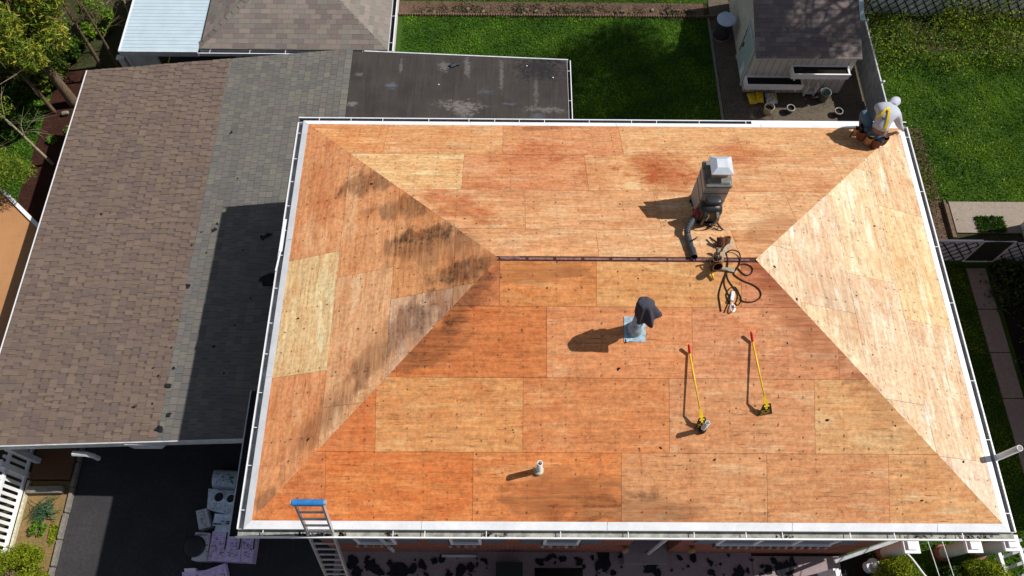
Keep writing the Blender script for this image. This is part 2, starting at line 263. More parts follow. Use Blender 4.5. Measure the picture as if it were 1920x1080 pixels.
# ------------------------------------------------------------------ mesh builder
class MB:
    def __init__(s): s.v = []; s.f = []; s.t = []; s.o = []; s.mi = []
    def add(s, vs_, fs, tone=(1,1,1), off=(0,0,0), mi=0):
        b = len(s.v); s.v += [tuple(map(float, q)) for q in vs_]
        for f in fs: s.f.append([b+i for i in f]); s.t.append(tone); s.o.append(off); s.mi.append(mi)
        return s
    def box(s, x0, x1, y0, y1, z0, z1, **k):
        v = [(x0,y0,z0),(x1,y0,z0),(x1,y1,z0),(x0,y1,z0),(x0,y0,z1),(x1,y0,z1),(x1,y1,z1),(x0,y1,z1)]
        return s.add(v, [(0,3,2,1),(4,5,6,7),(0,1,5,4),(1,2,6,5),(2,3,7,6),(3,0,4,7)], **k)
    def obox(s, c, size, R=None, bev=0, **k):
        hx, hy, hz = [q/2 for q in size]; R = R or Matrix.Identity(3)
        if bev:
            b = min(bev, hx*.9, hy*.9, hz*.9); vs_ = []
            ring = [(-hx+b,-hy),(hx-b,-hy),(hx,-hy+b),(hx,hy-b),(hx-b,hy),(-hx+b,hy),(-hx,hy-b),(-hx,-hy+b)]
            for z, sc in ((-hz,1-b/max(hx,hy)),(-hz+b,1),(hz-b,1),(hz,1-b/max(hx,hy))):
                vs_ += [(x*sc, y*sc, z) for x, y in ring]
            fs = [tuple(range(7,-1,-1)), tuple(range(24,32))]
            for l in range(3):
                for i in range(8): fs.append((l*8+i, l*8+(i+1)%8, (l+1)*8+(i+1)%8, (l+1)*8+i))
        else:
            vs_ = [(x,y,z) for z in (-hz,hz) for x, y in ((-hx,-hy),(hx,-hy),(hx,hy),(-hx,hy))]
            fs = [(3,2,1,0),(4,5,6,7),(0,1,5,4),(1,2,6,5),(2,3,7,6),(3,0,4,7)]
        c = Vector(c); return s.add([tuple(c+R@Vector(q)) for q in vs_], fs, **k)
    def prism(s, poly, z0, z1, **k):       # poly: xy list CCW; z may be callables of (x,y)
        n = len(poly); f0 = z0 if callable(z0) else (lambda x, y: z0); f1 = z1 if callable(z1) else (lambda x, y: z1)
        v = [(x,y,f0(x,y)) for x,y in poly]+[(x,y,f1(x,y)) for x,y in poly]
        return s.add(v, [tuple(range(n-1,-1,-1)), tuple(range(n,2*n))]+[(i,(i+1)%n,n+(i+1)%n,n+i) for i in range(n)], **k)
    def tube(s, pts, r, seg=8, cap=True, **k):
        P = [Vector(p) for p in pts]; n = len(P); rr = r if isinstance(r, (list, tuple)) else [r]*n; vs_ = []; up = None
        for i in range(n):
            d = (P[min(i+1,n-1)]-P[max(i-1,0)]).normalized()
            if up is None: up = Vector((0,0,1)) if abs(d.z) < .9 else Vector((1,0,0))
            a = d.cross(up).normalized(); b = a.cross(d); up = b
            for j in range(seg): t = 2*math.pi*j/seg; vs_.append(tuple(P[i]+rr[i]*(math.cos(t)*a+math.sin(t)*b)))
        fs = [(i*seg+j, i*seg+(j+1)%seg, (i+1)*seg+(j+1)%seg, (i+1)*seg+j) for i in range(n-1) for j in range(seg)]
        if cap: fs += [tuple(range(seg-1,-1,-1)), tuple(range((n-1)*seg, n*seg))]
        return s.add(vs_, fs, **k)
    def lathe(s, prof, c=(0,0,0), seg=20, **k):
        vs_ = []; fs = []
        for r, z in prof: vs_ += [(c[0]+r*math.cos(2*math.pi*j/seg), c[1]+r*math.sin(2*math.pi*j/seg), c[2]+z) for j in range(seg)]
        for i in range(len(prof)-1): fs += [(i*seg+j, i*seg+(j+1)%seg, (i+1)*seg+(j+1)%seg, (i+1)*seg+j) for j in range(seg)]
        return s.add(vs_, fs, **k)
    def strip(s, pts, w, th, nrm=(0,0,1), **k):      # flat strap along a polyline
        P = [Vector(p) for p in pts]; n = len(P); N = Vector(nrm).normalized(); vs_ = []
        for i in range(n):
            d = (P[min(i+1,n-1)]-P[max(i-1,0)]).normalized(); a = d.cross(N).normalized()
            for q in (P[i]-a*w/2, P[i]+a*w/2, P[i]+a*w/2+N*th, P[i]-a*w/2+N*th): vs_.append(tuple(q))
        fs = [(i*4+j, i*4+(j+1)%4, (i+1)*4+(j+1)%4, (i+1)*4+j) for i in range(n-1) for j in range(4)]
        return s.add(vs_, fs+[(3,2,1,0), tuple((n-1)*4+j for j in range(4))], **k)
    def build(s, name, mat, parent=None, smooth=False):
        me = bpy.data.meshes.new(name); me.from_pydata(s.v, [], s.f)
        for m in (mat if isinstance(mat, (list, tuple)) else [mat]): me.materials.append(M[m] if isinstance(m, str) else m)
        a = me.attributes.new('tone', 'FLOAT_COLOR', 'FACE'); a.data.foreach_set('color', np.array([(*t[:3], 1) for t in s.t], dtype=np.float32).ravel())
        if any(o != (0,0,0) for o in s.o):
            a = me.attributes.new('off', 'FLOAT_VECTOR', 'FACE'); a.data.foreach_set('vector', np.array(s.o, dtype=np.float32).ravel())
        me.polygons.foreach_set('material_index', s.mi)
        if smooth: me.polygons.foreach_set('use_smooth', [True]*len(s.f))
        me.update()
        return link(name, me, parent)
def link(name, me, parent=None):
    o = bpy.data.objects.new(name, me); C.objects.link(o)
    if parent is not None:
        o.parent = parent; o.location = -parent_world(parent)
    return o
def parent_world(p):
    v = Vector(p.location)
    while p.parent: p = p.parent; v += Vector(p.location)
    return v
def tag(o, label=None, cat=None, group=None, kind=None):
    if label: o['label'] = label
    if cat: o['category'] = cat
    if group: o['group'] = group
    if kind: o['kind'] = kind
    return o
def thing(name, loc, label, cat, group=None):
    o = bpy.data.objects.new(name, None); C.objects.link(o); o.location = tuple(map(float, loc)); o.empty_display_size = .2
    return tag(o, label, cat, group)
def struct(name, mb, mat): o = mb.build(name, mat); o['kind'] = 'structure'; return o
def copy_tree(o, parent=None):
    c = o.copy(); C.objects.link(c); c.parent = parent
    for ch in [q for q in bpy.data.objects if q.parent == o]: copy_tree(ch, c)
    return c
def RZ(a): return Matrix.Rotation(a, 3, 'Z')
def clip(poly, clipper):                    # Sutherland-Hodgman, convex CCW clipper
    out = list(poly); n = len(clipper)
    for i in range(n):
        a, b = clipper[i], clipper[(i+1)%n]; src = out; out = []
        ins = lambda p: (b[0]-a[0])*(p[1]-a[1])-(b[1]-a[1])*(p[0]-a[0]) >= -1e-9
        for j in range(len(src)):
            p, q = src[j], src[(j+1)%len(src)]; ip, iq = ins(p), ins(q)
            if ip: out.append(p)
            if ip != iq:
                d1 = (b[0]-a[0])*(p[1]-a[1])-(b[1]-a[1])*(p[0]-a[0]); d2 = (b[0]-a[0])*(q[1]-a[1])-(b[1]-a[1])*(q[0]-a[0]); t = d1/(d1-d2)
                out.append((p[0]+t*(q[0]-p[0]), p[1]+t*(q[1]-p[1])))
        if not out: break
    return out
def vary(c, a=.1, h=.03):
    k = 1+random.uniform(-a, a); return tuple(max(0, q*k*(1+random.uniform(-h, h))) for q in c)
def leaves(pts, size, cols, name, mat='leaf', parent=None, flat=0., asp=.5, jit=.35, droop=None):
    n = len(pts); a = RNG.normal(size=(n,3)); 
    if flat: a[:,2] *= (1-flat)
    a /= np.linalg.norm(a, axis=1)[:,None]
    b = RNG.normal(size=(n,3)); 
    if droop is not None: a = a*.5+np.array(droop); a /= np.linalg.norm(a, axis=1)[:,None]
    b -= (a*b).sum(1)[:,None]*a; b /= np.linalg.norm(b, axis=1)[:,None]
    s = size*RNG.uniform(1-jit, 1+jit, n)[:,None]
    v = np.stack([pts-a*s, pts+b*s*asp, pts+a*s, pts-b*s*asp], 1).reshape(-1,3)
    me = bpy.data.meshes.new(name); me.vertices.add(4*n); me.vertices.foreach_set('co', v.ravel().astype(np.float32))
    me.loops.add(4*n); me.loops.foreach_set('vertex_index', np.arange(4*n, dtype=np.int32))
    me.polygons.add(n); me.polygons.foreach_set('loop_start', np.arange(n, dtype=np.int32)*4); me.update(calc_edges=True)
    me.materials.append(M[mat]); c = np.array(cols); idx = RNG.integers(0, len(c), n)
    t = c[idx]*RNG.uniform(.7, 1.3, n)[:,None]; at_ = me.attributes.new('tone', 'FLOAT_COLOR', 'FACE')
    at_.data.foreach_set('color', np.concatenate([t, np.ones((n,1))], 1).astype(np.float32).ravel())
    return link(name, me, parent)
def blob_pts(n, c, r, k=9, clump=.45, shell=.5):
    """points clumped in an uneven ellipsoid"""
    r = np.array(r); d = RNG.normal(size=(k,3)); d /= np.linalg.norm(d, axis=1)[:,None]; cen = d*RNG.uniform(shell, 1, k)[:,None]*(1-clump*.6)
    q = RNG.normal(size=(n,3)); q /= np.linalg.norm(q, axis=1)[:,None]; q *= (RNG.uniform(0, 1, n)**.45)[:,None]*clump
    return np.array(c)+(cen[RNG.integers(0, k, n)]+q)*r
# ================================================================== GROUND
def sheet(name, x0, x1, y0, y1, z, mat): return struct(name, MB().box(x0, x1, y0, y1, G-.3, z), mat)
g = MB(); g.add([(-150,-150,G-.02),(150,-150,G-.02),(150,150,G-.02),(-150,150,G-.02)], [(0,1,2,3)]); struct('ground', g, 'rough')
sheet('back_lawn', .6, 10.8, 7.0, 16.95, G, 'lawn')
sheet('far_lawn', .6, 10.8, 17.6, 26, G+.005, 'lawn')
sheet('side_lawn', 15.3, 40, 10.02, 15.6, G, 'lawn')
sheet('side_lawn', 12.2, 40, -12, 8.1, G, 'lawn')
sheet('driveway', -5.98, .3, -14, 16, G, 'drive')
sheet('front_paving', .35, 9.98, -10, .6, G+.03, 'paver')
sheet('front_paving', 9.984, 12.0, -10, .3, G+.05, 'paver')
sheet('shed_walk', 10.82, 11.5, 13.6, 18, G+.02, 'pad')
sheet('shed_pad', 10.82, 15.2, 9, 13.59, G+.024, 'pad')
sheet('shed_pad', 11.51, 15.2, 13.6, 17.6, G-.004, 'pad')
sheet('side_walk', 16.9, 40, 8.98, 10.0, G+.03, 'concrete')
m_ = MB()
for i in range(9): m_.box(16.87, 17.4, 7.85-1.24*i-1.215, 7.85-1.24*i, G-.1, G+.03)
struct('side_path', m_, 'concrete')
sheet('side_bed', 12.3, 16.7, 8.5, 12.6, G+.006, 'dirt')
sheet('garden_bed', 17.55, 40, -12, 7.98, G+.02, 'soil')
sheet('flower_bed', .6, 10.65, 16.99, 17.58, G+.02, 'dirt')
sheet('mulch_bed', -9.6, -5.99, 8.2, 14.6, G+.01, 'mulch')
sheet('left_lawn', -30, -9.55, 9.2, 14.4, G+.002, 'lawn')
sheet('front_bed', -7.1, -6.06, -6, 1.95, G+.02, 'straw')
# ================================================================== HOUSE
hs = thing('house', (6.3, 4.1, G), 'brick house with a stripped bare plywood hip roof edged in white metal', 'house')
b = MB(); b.box(.38, 6.98, .37, 7.9, G-.1, -.12); b.box(6.983, 8.0, 1.5, 7.9, G-.1, -.12); b.box(8.003, 12.2, .37, 7.9, G-.1, -.12)
b.build('wall', 'brick', hs)
def grid_tones(rects, slope, cl, zf, name, mat, axis):
    """sheets: (u0,u1,v0,v1,tone) in plan; clipped to the slope, 5 mm gaps between sheets"""
    mb = MB()
    for (x0, x1, y0, y1, tone) in rects:
        e = .0024
        p = clip([(x0+e,y0+e),(x1-e,y0+e),(x1-e,y1-e),(x0+e,y1-e)], cl)
        if len(p) < 3: continue
        dz = random.uniform(0, .003)
        mb.prism(p, lambda x, y: zf(x, y)-.014+dz, lambda x, y: zf(x, y)+dz, tone=tone, off=(random.uniform(-30,30), random.uniform(-30,30), 0))
    return mb.build(name, mat, hs)
T_ = .125*CS                                   # plan width of the metal drip edge
zn = lambda x, y: K*y; zf_ = lambda x, y: K*(W-y); zl = lambda x, y: K*x; zr = lambda x, y: K*(L-x)
hw = W/2; RG = .045
row = [T_, 1.25*CS, 2.48*CS, 3.67*CS, hw-RG]
O1 = (.65,.22,.072); O2 = (.66,.24,.08); O3 = (.66,.275,.10); O4 = (.64,.305,.135); Y1 = (.68,.37,.16); Y2 = (.70,.39,.18)
def rowrects(seams, tones, y0, y1): return [(a, b_, y0, y1, t) for a, b_, t in zip(seams[:-1], seams[1:], tones)]
R_ = []
R_ += rowrects([-1, 1.31, 3.74, 6.19, 8.6, 10.62, 14], [O1, (.66,.21,.06), (.66,.235,.075), O4, O4, (.68,.35,.15)], row[0], row[1])
R_ += rowrects([-.3, 2.12, 4.56, 6.99, 9.41, 11.8, 14], [(.62,.20,.065), (.67,.305,.112), (.63,.245,.09), (.64,.30,.135), (.68,.37,.16), Y1], row[1], row[2])
R_ += rowrects([0, 2.46, 4.95, 7.38, 9.83, 12.2], [O1, (.60,.195,.06), (.66,.27,.11), (.64,.28,.13), (.60,.26,.125)], row[2], row[3])
R_ += rowrects([2.4, 4.16, 5.78, 8.21, 10.6], [(.55,.19,.07), (.66,.26,.085), (.68,.34,.13), (.60,.25,.12)], row[3], row[4])
I = T_
nearp = [(I*2.1, I), (L-I*2.1, I), (L-hw-.0, hw-RG), (hw+.0, hw-RG)]
# hip lines run at 45 degrees in plan
nearp = [(I, I), (L-I, I), (L-hw+RG, hw-RG), (hw-RG, hw-RG)]
sh_ = lambda P, c, s: [(c[0]+(x-c[0])*s, c[1]+(y-c[1])*s) for x, y in P]
grid_tones(R_, 'near', nearp, zn, 'roof_slope', 'ply_near', 'x')
R_ = []; fy = [W-r for r in row]
F1 = (.64,.32,.14); F2 = (.66,.36,.165); F3 = (.62,.285,.13); F4 = (.64,.33,.155); F5 = (.67,.38,.19)
R_ += rowrects([-.6, 1.79, 4.18, 6.59, 9.0, 11.4, 14], [(.64,.285,.11), F1, F3, F2, F2, F2], fy[1], fy[0])
R_ += rowrects([1.1, 3.42, 5.8, 8.25, 10.7, 13], [(.70,.43,.20), F3, F2, F4, F5], fy[2], fy[1])
R_ += rowrects([-.2, 2.2, 4.6, 7.0, 9.45, 11.8], [F3, F4, F4, F5, F5], fy[3], fy[2])
R_ += rowrects([.9, 3.36, 5.83, 8.21, 10.6], [F3, F4, F5, F4], fy[4], fy[3])
farp = [(I, W-I), (hw-RG, hw+RG), (L-hw+RG, hw+RG), (L-I, W-I)]
grid_tones(R_, 'far', farp, zf_, 'roof_slope', 'ply_far', 'x')
R_ = []; cx_ = [T_, 1.27*CS, 2.45*CS, 3.65*CS, hw]
def colrects(seams, tones, x0, x1): return [(x0, x1, a, b_, t) for a, b_, t in zip(seams[:-1], seams[1:], tones)]
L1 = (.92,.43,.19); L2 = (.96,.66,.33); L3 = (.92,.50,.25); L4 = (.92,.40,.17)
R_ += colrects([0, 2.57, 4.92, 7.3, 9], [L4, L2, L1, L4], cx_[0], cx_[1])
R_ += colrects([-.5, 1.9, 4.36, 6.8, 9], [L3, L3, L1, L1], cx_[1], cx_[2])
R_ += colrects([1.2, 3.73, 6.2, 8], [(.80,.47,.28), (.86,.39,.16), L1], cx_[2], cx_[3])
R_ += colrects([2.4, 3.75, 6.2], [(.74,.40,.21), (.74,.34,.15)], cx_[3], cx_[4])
leftp = [(I, I), (hw-.004, hw-.004), (hw-.004, hw+.004), (I, W-I)]
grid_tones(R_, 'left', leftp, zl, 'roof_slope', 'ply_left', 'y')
R_ = []; rx_ = [L-c for c in cx_]
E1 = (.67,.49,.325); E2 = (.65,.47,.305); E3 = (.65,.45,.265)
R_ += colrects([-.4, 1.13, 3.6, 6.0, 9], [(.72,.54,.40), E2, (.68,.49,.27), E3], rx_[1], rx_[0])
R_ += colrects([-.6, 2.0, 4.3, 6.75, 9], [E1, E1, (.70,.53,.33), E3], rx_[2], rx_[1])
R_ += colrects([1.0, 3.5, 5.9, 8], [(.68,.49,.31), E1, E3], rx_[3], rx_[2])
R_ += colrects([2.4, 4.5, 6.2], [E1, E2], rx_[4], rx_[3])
rightp = [(L-I, I), (L-I, W-I), (L-hw+.004, hw+.004), (L-hw+.004, hw-.004)]
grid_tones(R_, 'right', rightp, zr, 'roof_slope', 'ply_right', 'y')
# what shows through the open ridge slot and the joints
u = MB(); u.prism([(.02,.02),(L-.02,.02),(L-hw,hw),(hw,hw)], lambda x, y: zn(x, y)-.035, lambda x, y: zn(x, y)-.0155)
u.prism([(.02,W-.02),(hw,hw),(L-hw,hw),(L-.02,W-.02)], lambda x, y: zf_(x, y)-.035, lambda x, y: zf_(x, y)-.0155)
u.prism([(.02,.02),(hw,hw),(.02,W-.02)], lambda x, y: zl(x, y)-.035, lambda x, y: zl(x, y)-.0155)
u.prism([(L-.02,.02),(L-.02,W-.02),(L-hw,hw)], lambda x, y: zr(x, y)-.035, lambda x, y: zr(x, y)-.0155)
u.build('rafters', 'slot', hs)
rb = MB()
for i in range(9): rb.box(hw+.03+.47*i, hw+.03+.47*i+random.uniform(.40,.45), hw-.022, hw+.018, H-.03, H-.008)
rb.box(hw+.02, hw+.35, hw+.0, hw+.03, H-.006, H+.002)
rb.build('ridge_board', basic('weathered_ridge_board', (.24,.12,.11), .9, 0, .5, 12), hs)
def plate(name, mat, xc0, xc1, y0, y1, mb=None):   # small patch of deck closing the ridge ends
    mb = MB(); mb.box(xc0, xc1, y0, y1, H-.05, H-.018); return mb.build(name, mat, hs)
# drip edge: flat white metal on the four eaves, mitred at the corners
de = T_; lift = .006
def drip(pts, zf, nrm):
    mb = MB(); mb.prism(pts, lambda x, y: zf(x, y)-.010, lambda x, y: zf(x, y)+lift)
    return mb.build('drip_edge', 'white', hs)
o_ = -.012
drip([(o_,o_),(L-o_,o_),(L-de,de),(de,de)], zn, 0); drip([(o_,W-o_),(de,W-de),(L-de,W-de),(L-o_,W-o_)], zf_, 0)
drip([(o_,o_),(de,de),(de,W-de),(o_,W-o_)], zl, 0); drip([(L-o_,o_),(L-o_,W-o_),(L-de,W-de),(L-de,de)], zr, 0)
m = MB()
for x in (2.9, 5.95, 9.0, 11.4): m.prism([(x,-.013),(x+.012,-.013),(x+.02,de),(x+.008,de)], lambda x, y: zn(x,y)+.0065, lambda x, y: zn(x,y)+.0095); m.prism([(x+.6,W+.013),(x+.6,W-de),(x+.612,W-de),(x+.612,W+.013)], lambda x, y: zf_(x,y)+.0065, lambda x, y: zf_(x,y)+.0095)
for y in (2.6, 5.4): m.prism([(-.013,y),(de,y),(de,y+.012),(-.013,y+.012)], lambda x, y: zl(x,y)+.0065, lambda x, y: zl(x,y)+.0095); m.prism([(L+.013,y),(L+.013,y+.012),(L-de,y+.012),(L-de,y)], lambda x, y: zr(x,y)+.0065, lambda x, y: zr(x,y)+.0095)
m.build('drip_joint', 'whitedirty', hs)['kind'] = 'stuff'
# fascia and soffit
m = MB(); m.box(0, L, 0, .02, -.2, -.012); m.box(0, L, W-.02, W, -.2, -.012); m.box(0, .02, .021, W-.021, -.2, -.012); m.box(L-.02, L, .021, W-.021, -.2, -.012); m.build('fascia', 'whitedirty', hs)
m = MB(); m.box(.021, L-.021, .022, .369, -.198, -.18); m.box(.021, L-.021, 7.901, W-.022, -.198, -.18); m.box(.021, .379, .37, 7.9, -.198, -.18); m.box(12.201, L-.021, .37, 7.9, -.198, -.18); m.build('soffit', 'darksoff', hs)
# gutters (K profile as an open trough) with strap hangers
GW = .14
def gutter(a, b_, out, name='gutter', hang=True, gd=.1, zt=-.045, w_=GW, parent=hs, inside='gutgrime', e0=0, e1=0, hsp=(.38,.62)):
    a = Vector(a); b_ = Vector(b_); d = (b_-a).normalized(); o = Vector(out); Lg = (b_-a).length
    P = lambda t, q, z: tuple(a+d*t+o*q+Vector((0,0,z)))
    m = MB(); s0, s1 = -e0, Lg+e1; th = .016
    def bar(q0, q1, z0, z1, mi=0, t0=s0, t1=s1):
        v = [P(t0,q0,z0),P(t1,q0,z0),P(t1,q1,z0),P(t0,q1,z0),P(t0,q0,z1),P(t1,q0,z1),P(t1,q1,z1),P(t0,q1,z1)]
        m.add(v, [(0,3,2,1),(4,5,6,7),(0,1,5,4),(1,2,6,5),(2,3,7,6),(3,0,4,7)], mi=mi)
    bar(w_-.022, w_, zt-.02, zt); bar(w_-.012, w_-.002, zt-gd, zt-.02); bar(.006, w_-.002, zt-gd-.012, zt-gd, 0)
    bar(.007, w_-.0145, zt-gd+.0005, zt-gd+.004, 1); bar(w_-.0142, w_-.0122, zt-gd+.0045, zt-.0205, 1); bar(.0, .006, zt-gd, zt-.01, 0)
    go = m.build(name, ['white', inside], parent)
    if hang:
        t = .3
        while t < Lg-.1:
            h = MB(); v = [P(t-.006,0,zt-.012),P(t+.006,0,zt-.012),P(t+.006,w_-.01,zt-.004),P(t-.006,w_-.01,zt-.004)]
            v += [tuple(Vector(q)+Vector((0,0,.007))) for q in v]
            h.add(v, [(0,3,2,1),(4,5,6,7),(0,1,5,4),(1,2,6,5),(2,3,7,6),(3,0,4,7)]).build('hanger', 'white', go)
            t += random.uniform(*hsp)
    return go
gutter((0,0,0), (L,0,0), (0,-1,0), e0=GW, e1=GW, hsp=(.45,1.3))
gutter((0,W,0), (L,W,0), (0,1,0), e0=GW, e1=GW, hsp=(.45,1.0), inside='gutin')
gutter((0,0,0), (0,W,0), (-1,0,0), inside=basic('gutter_silt', (.30,.31,.33), .6, 0, .3, 5), hsp=(.5,.75))
gutter((L,0,0), (L,W,0), (1,0,0), inside=basic('gutter_rust_silt', (.17,.17,.18), .7, 0, .3, 5), hsp=(1.0,1.6))
m = MB(); m.box(far(1410,232)[0], L+.02, W+.004, W+.128, -.042, -.036); m.build('gutter_guard', 'white', hs)
m = MB()
for (x, w_) in ((.9,.10),(1.25,.2),(1.6,.05),(2.4,.1),(4.1,.2),(8.9,.15),(11.6,.5),(12.1,.3),(11.0,.25)):
    for i in range(14): m.obox((x+random.uniform(-w_,w_), -.07+random.uniform(-.03,.03), -.135), (random.uniform(.02,.07),random.uniform(.01,.04),.008), RZ(random.uniform(0,3)), tone=vary((.16,.14,.11),.5))
m.build('gutter_debris', 'toned', hs)['kind'] = 'stuff'
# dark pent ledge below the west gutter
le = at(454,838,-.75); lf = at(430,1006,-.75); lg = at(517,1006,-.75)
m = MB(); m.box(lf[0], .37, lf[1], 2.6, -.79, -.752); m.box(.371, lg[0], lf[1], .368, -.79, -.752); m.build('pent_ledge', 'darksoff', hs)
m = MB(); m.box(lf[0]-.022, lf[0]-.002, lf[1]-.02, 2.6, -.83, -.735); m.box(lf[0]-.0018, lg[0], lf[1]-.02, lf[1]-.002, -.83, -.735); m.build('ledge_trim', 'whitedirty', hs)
# chimney
ch = MB(); cz = 2.02
ch.box(7.67, 8.10, 5.36, 5.84, .8, cz-.001)
cho = ch.build('chimney', 'stucco', hs)
m = MB(); m.obox((7.885, 5.60, cz+.045), (.47,.53,.09), None, .02); m.obox((7.885, 5.60, cz+.105), (.40,.46,.03), None, .02); m.build('chimney_crown', 'crown', cho)
m = MB(); m.box(7.76, 8.03, 5.49, 5.75, cz+.12, cz+.27); m.build('flue', 'clay', cho)
m = MB()
for z0 in (1.83, 1.60): m.box(7.662, 8.108, 5.352, 5.848, z0, z0+.012)
m.build('mortar_joint', 'crown', cho)
m = MB(); c_ = (7.895, 5.60); w2 = .185; z_ = cz+.30
m.add([(c_[0]-w2,c_[1]-w2,z_),(c_[0]+w2,c_[1]-w2,z_),(c_[0]+w2,c_[1]+w2,z_),(c_[0]-w2,c_[1]+w2,z_),(c_[0]-w2,c_[1]-w2,z_+.02),(c_[0]+w2,c_[1]-w2,z_+.02),(c_[0]+w2,c_[1]+w2,z_+.02),(c_[0]-w2,c_[1]+w2,z_+.02)]+
   [(c_[0]+a*.09,c_[1]+b_*.09,z_+.09) for a,b_ in((-1,-1),(1,-1),(1,1),(-1,1))], [(0,3,2,1),(0,1,5,4),(1,2,6,5),(2,3,7,6),(3,0,4,7),(4,5,9,8),(5,6,10,9),(6,7,11,10),(7,4,8,11),(8,9,10,11)])
m.box(7.765, 8.025, 5.495, 5.745, cz+.271, z_-.001); m.build('flue_cap', 'galv', cho)
m = MB()
for i in range(40):
    t = random.random(); s_ = random.choice('lnfr'); x = 7.66 if s_ == 'l' else 8.11 if s_ == 'r' else 7.66+.45*t; y = 5.35 if s_ == 'n' else 5.85 if s_ == 'f' else 5.35+.5*t
    m.obox((x+random.uniform(-.02,.02), y+random.uniform(-.02,.02), zf_(x,y)+.006), (random.uniform(.02,.06),random.uniform(.01,.03),.01), RZ(random.uniform(0,3)))
m.build('tar_remnant', 'rubber', cho)
# plumbing vent, small slanting vent, radon pipe
B = near(1010, 882); m = MB(); hh = .52
m.lathe([(.046,-.05),(.046,hh),(.034,hh),(.034,-.02)], B, 20); vp = m.build('vent_pipe', 'pvc', hs, True)
m = MB(); m.lathe([(.034,hh-.30),(.0,hh-.30)], B, 16); m.build('pipe_bore', 'black', vp)
m = MB(); m.lathe([(.085,-.02),(.082,.03),(.05,.06),(.047,.055)], B, 20); m.build('pipe_collar', 'cream', vp, True)
B = near(1316, 806); m = MB(); m.lathe([(.040,-.03),(.040,.42),(.032,.42),(.032,.1)], B, 18); v2 = m.build('vent_pipe', 'pvc', hs, True)
m = MB(); m.lathe([(.065,-.03),(.065,.06),(.041,.10),(.041,.02)], B, 18); m.build('pipe_collar', 'tooliron', v2, True)
m = MB(); m.lathe([(.032,.30),(0,.30)], B, 14); m.build('pipe_bore', 'black', v2)
B = at(1866, 858, -.05); m = MB(); B = np.array([12.79, 1.25, 0]); m.lathe([(.052,-3.2),(.052,.56),(.040,.56),(.040,.3)], B, 20); v3 = m.build('vent_pipe', 'pvc', hs, True)
m = MB(); m.lathe([(.040,.4),(0,.4)], B, 14); m.build('pipe_bore', 'black', v3)
m = MB(); m.box(12.60, 12.79, 1.22, 1.28, -.35, -.30); m.build('pipe_bracket', 'white', v3)
# exhaust stack with its metal flashing
q = near(1190, 622); m = MB(); nz = lambda x, y: zn(x, y)
m.prism([(6.24,2.85),(6.60,2.85),(6.60,3.24),(6.24,3.24)], lambda x, y: nz(x, y)+.004, lambda x, y: nz(x, y)+.012)
m.obox((6.32,2.88,nz(0,2.88)+.02), (.1,.07,.012), RZ(.3)); fl = m.build('stack_flashing', 'lead', hs)
m = MB(); m.lathe([(.135,-.08),(.130,.07),(.105,.16),(.095,.17),(.095,1.02),(.085,1.02)], (6.43,3.05,nz(0,3.05)), 24); m.build('exhaust_stack', 'lead', hs, True)
# windows on the front wall (upper part hidden by the gutter)
def window(x0, x1, zs, panes=1):
    wz = zs+1.15; m = MB(); t = .06
    m.box(x0, x1, .30, .368, zs, zs+.07); m.box(x0, x1, .32, .368, wz-.06, wz); m.box(x0, x0+t, .321, .368, zs+.071, wz-.061); m.box(x1-t, x1, .321, .368, zs+.071, wz-.061)
    for i in range(1, panes): xx = x0+(x1-x0)*i/panes; m.box(xx-.035, xx+.035, .322, .367, zs+.072, wz-.062)
    wo = m.build('window', 'whitepaint', hs)
    m = MB(); m.box(x0+t, x1-t, .35, .3685, zs+.071, wz-.061); m.build('pane', 'windowglass', wo)
    m = MB(); n_ = int((x1-x0+.1)/.085)
    for i in range(n_): m.obox((x0-.05+.085*(i+.5), .33, zs-.06), (.066,.13,.11), Matrix.Rotation(-.25,3,'X'), tone=vary((.20,.07,.05) if i%2 else (.30,.24,.22),.4))
    m.build('sill', 'toned', wo)
    m = MB()
    for s_ in (-1, 1):
        xa = x0-.46 if s_ < 0 else x1+.04
        m = MB(); m.box(xa, xa+.42, .345, .3695, zs-.02, wz); m.build('shutter', 'shutter', hs)
window(1.15, 1.98, -4.05); window(3.12, 3.78, -4.05); window(5.08, 5.84, -4.05); window(8.75, 11.2, -4.05, 3)
m = MB(); m.box(6.99, 7.99, .1, 1.498, G-.05, G+.28); m.build('entry_step', 'paver', hs)
m = MB(); m.box(7.2, 7.8, 1.44, 1.498, G+.29, G+2.2); dr = m.build('door', 'whitedirty', hs)
m = MB(); m.lathe([(.03,0),(.035,.03),(0,.04)], (7.72,1.42,G+1.2), 10); m.build('handle', 'tooliron', dr)
m = MB(); m.tube([(7.55,-.11,-.18),(7.55,.2,-.5),(7.55,.32,-.7),(7.55,.32,G+.1)], .04, 6); m.build('downspout', 'whitedirty', hs)
m = MB(); m.tube([(.75,-.1,-.15),(1.35,.05,-.75),(1.72,.30,-1.3),(1.76,.32,G+.5)], .045, 4); m.build('downspout', 'whitedirty', hs)
# loose white strip on the west gutter
p0 = at(533,408,.03); p1 = at(534,470,.0); m = MB(); m.box(p0[0]-.03, p0[0]+.035, p1[1], p0[1], -.042, -.028); m.obox((p0[0]-.01,p1[1]-.2,-.03),(.03,.45,.012),RZ(-.08)); o = m.build('metal_strip', 'white'); tag(o, 'loose white metal strip lying along the west gutter of the plywood roof', 'metal strip')
# deck litter: nails, felt crumbs
m = MB()
for i in range(170):
    x = random.uniform(.3, L-.3); y = random.uniform(.3, W-.3); z = min(zn(x,y), zf_(x,y), zl(x,y), zr(x,y)); s_ = random.choice((.006,.007,.008,.010,.012,.018))
    m.obox((x,y,z+.005), (s_*random.uniform(.8,2),s_,.006), RZ(random.uniform(0,3)))
tag(m.build('roof_litter', 'rubber'), 'tiny nails and felt crumbs scattered over the bare plywood', 'litter', kind='stuff')
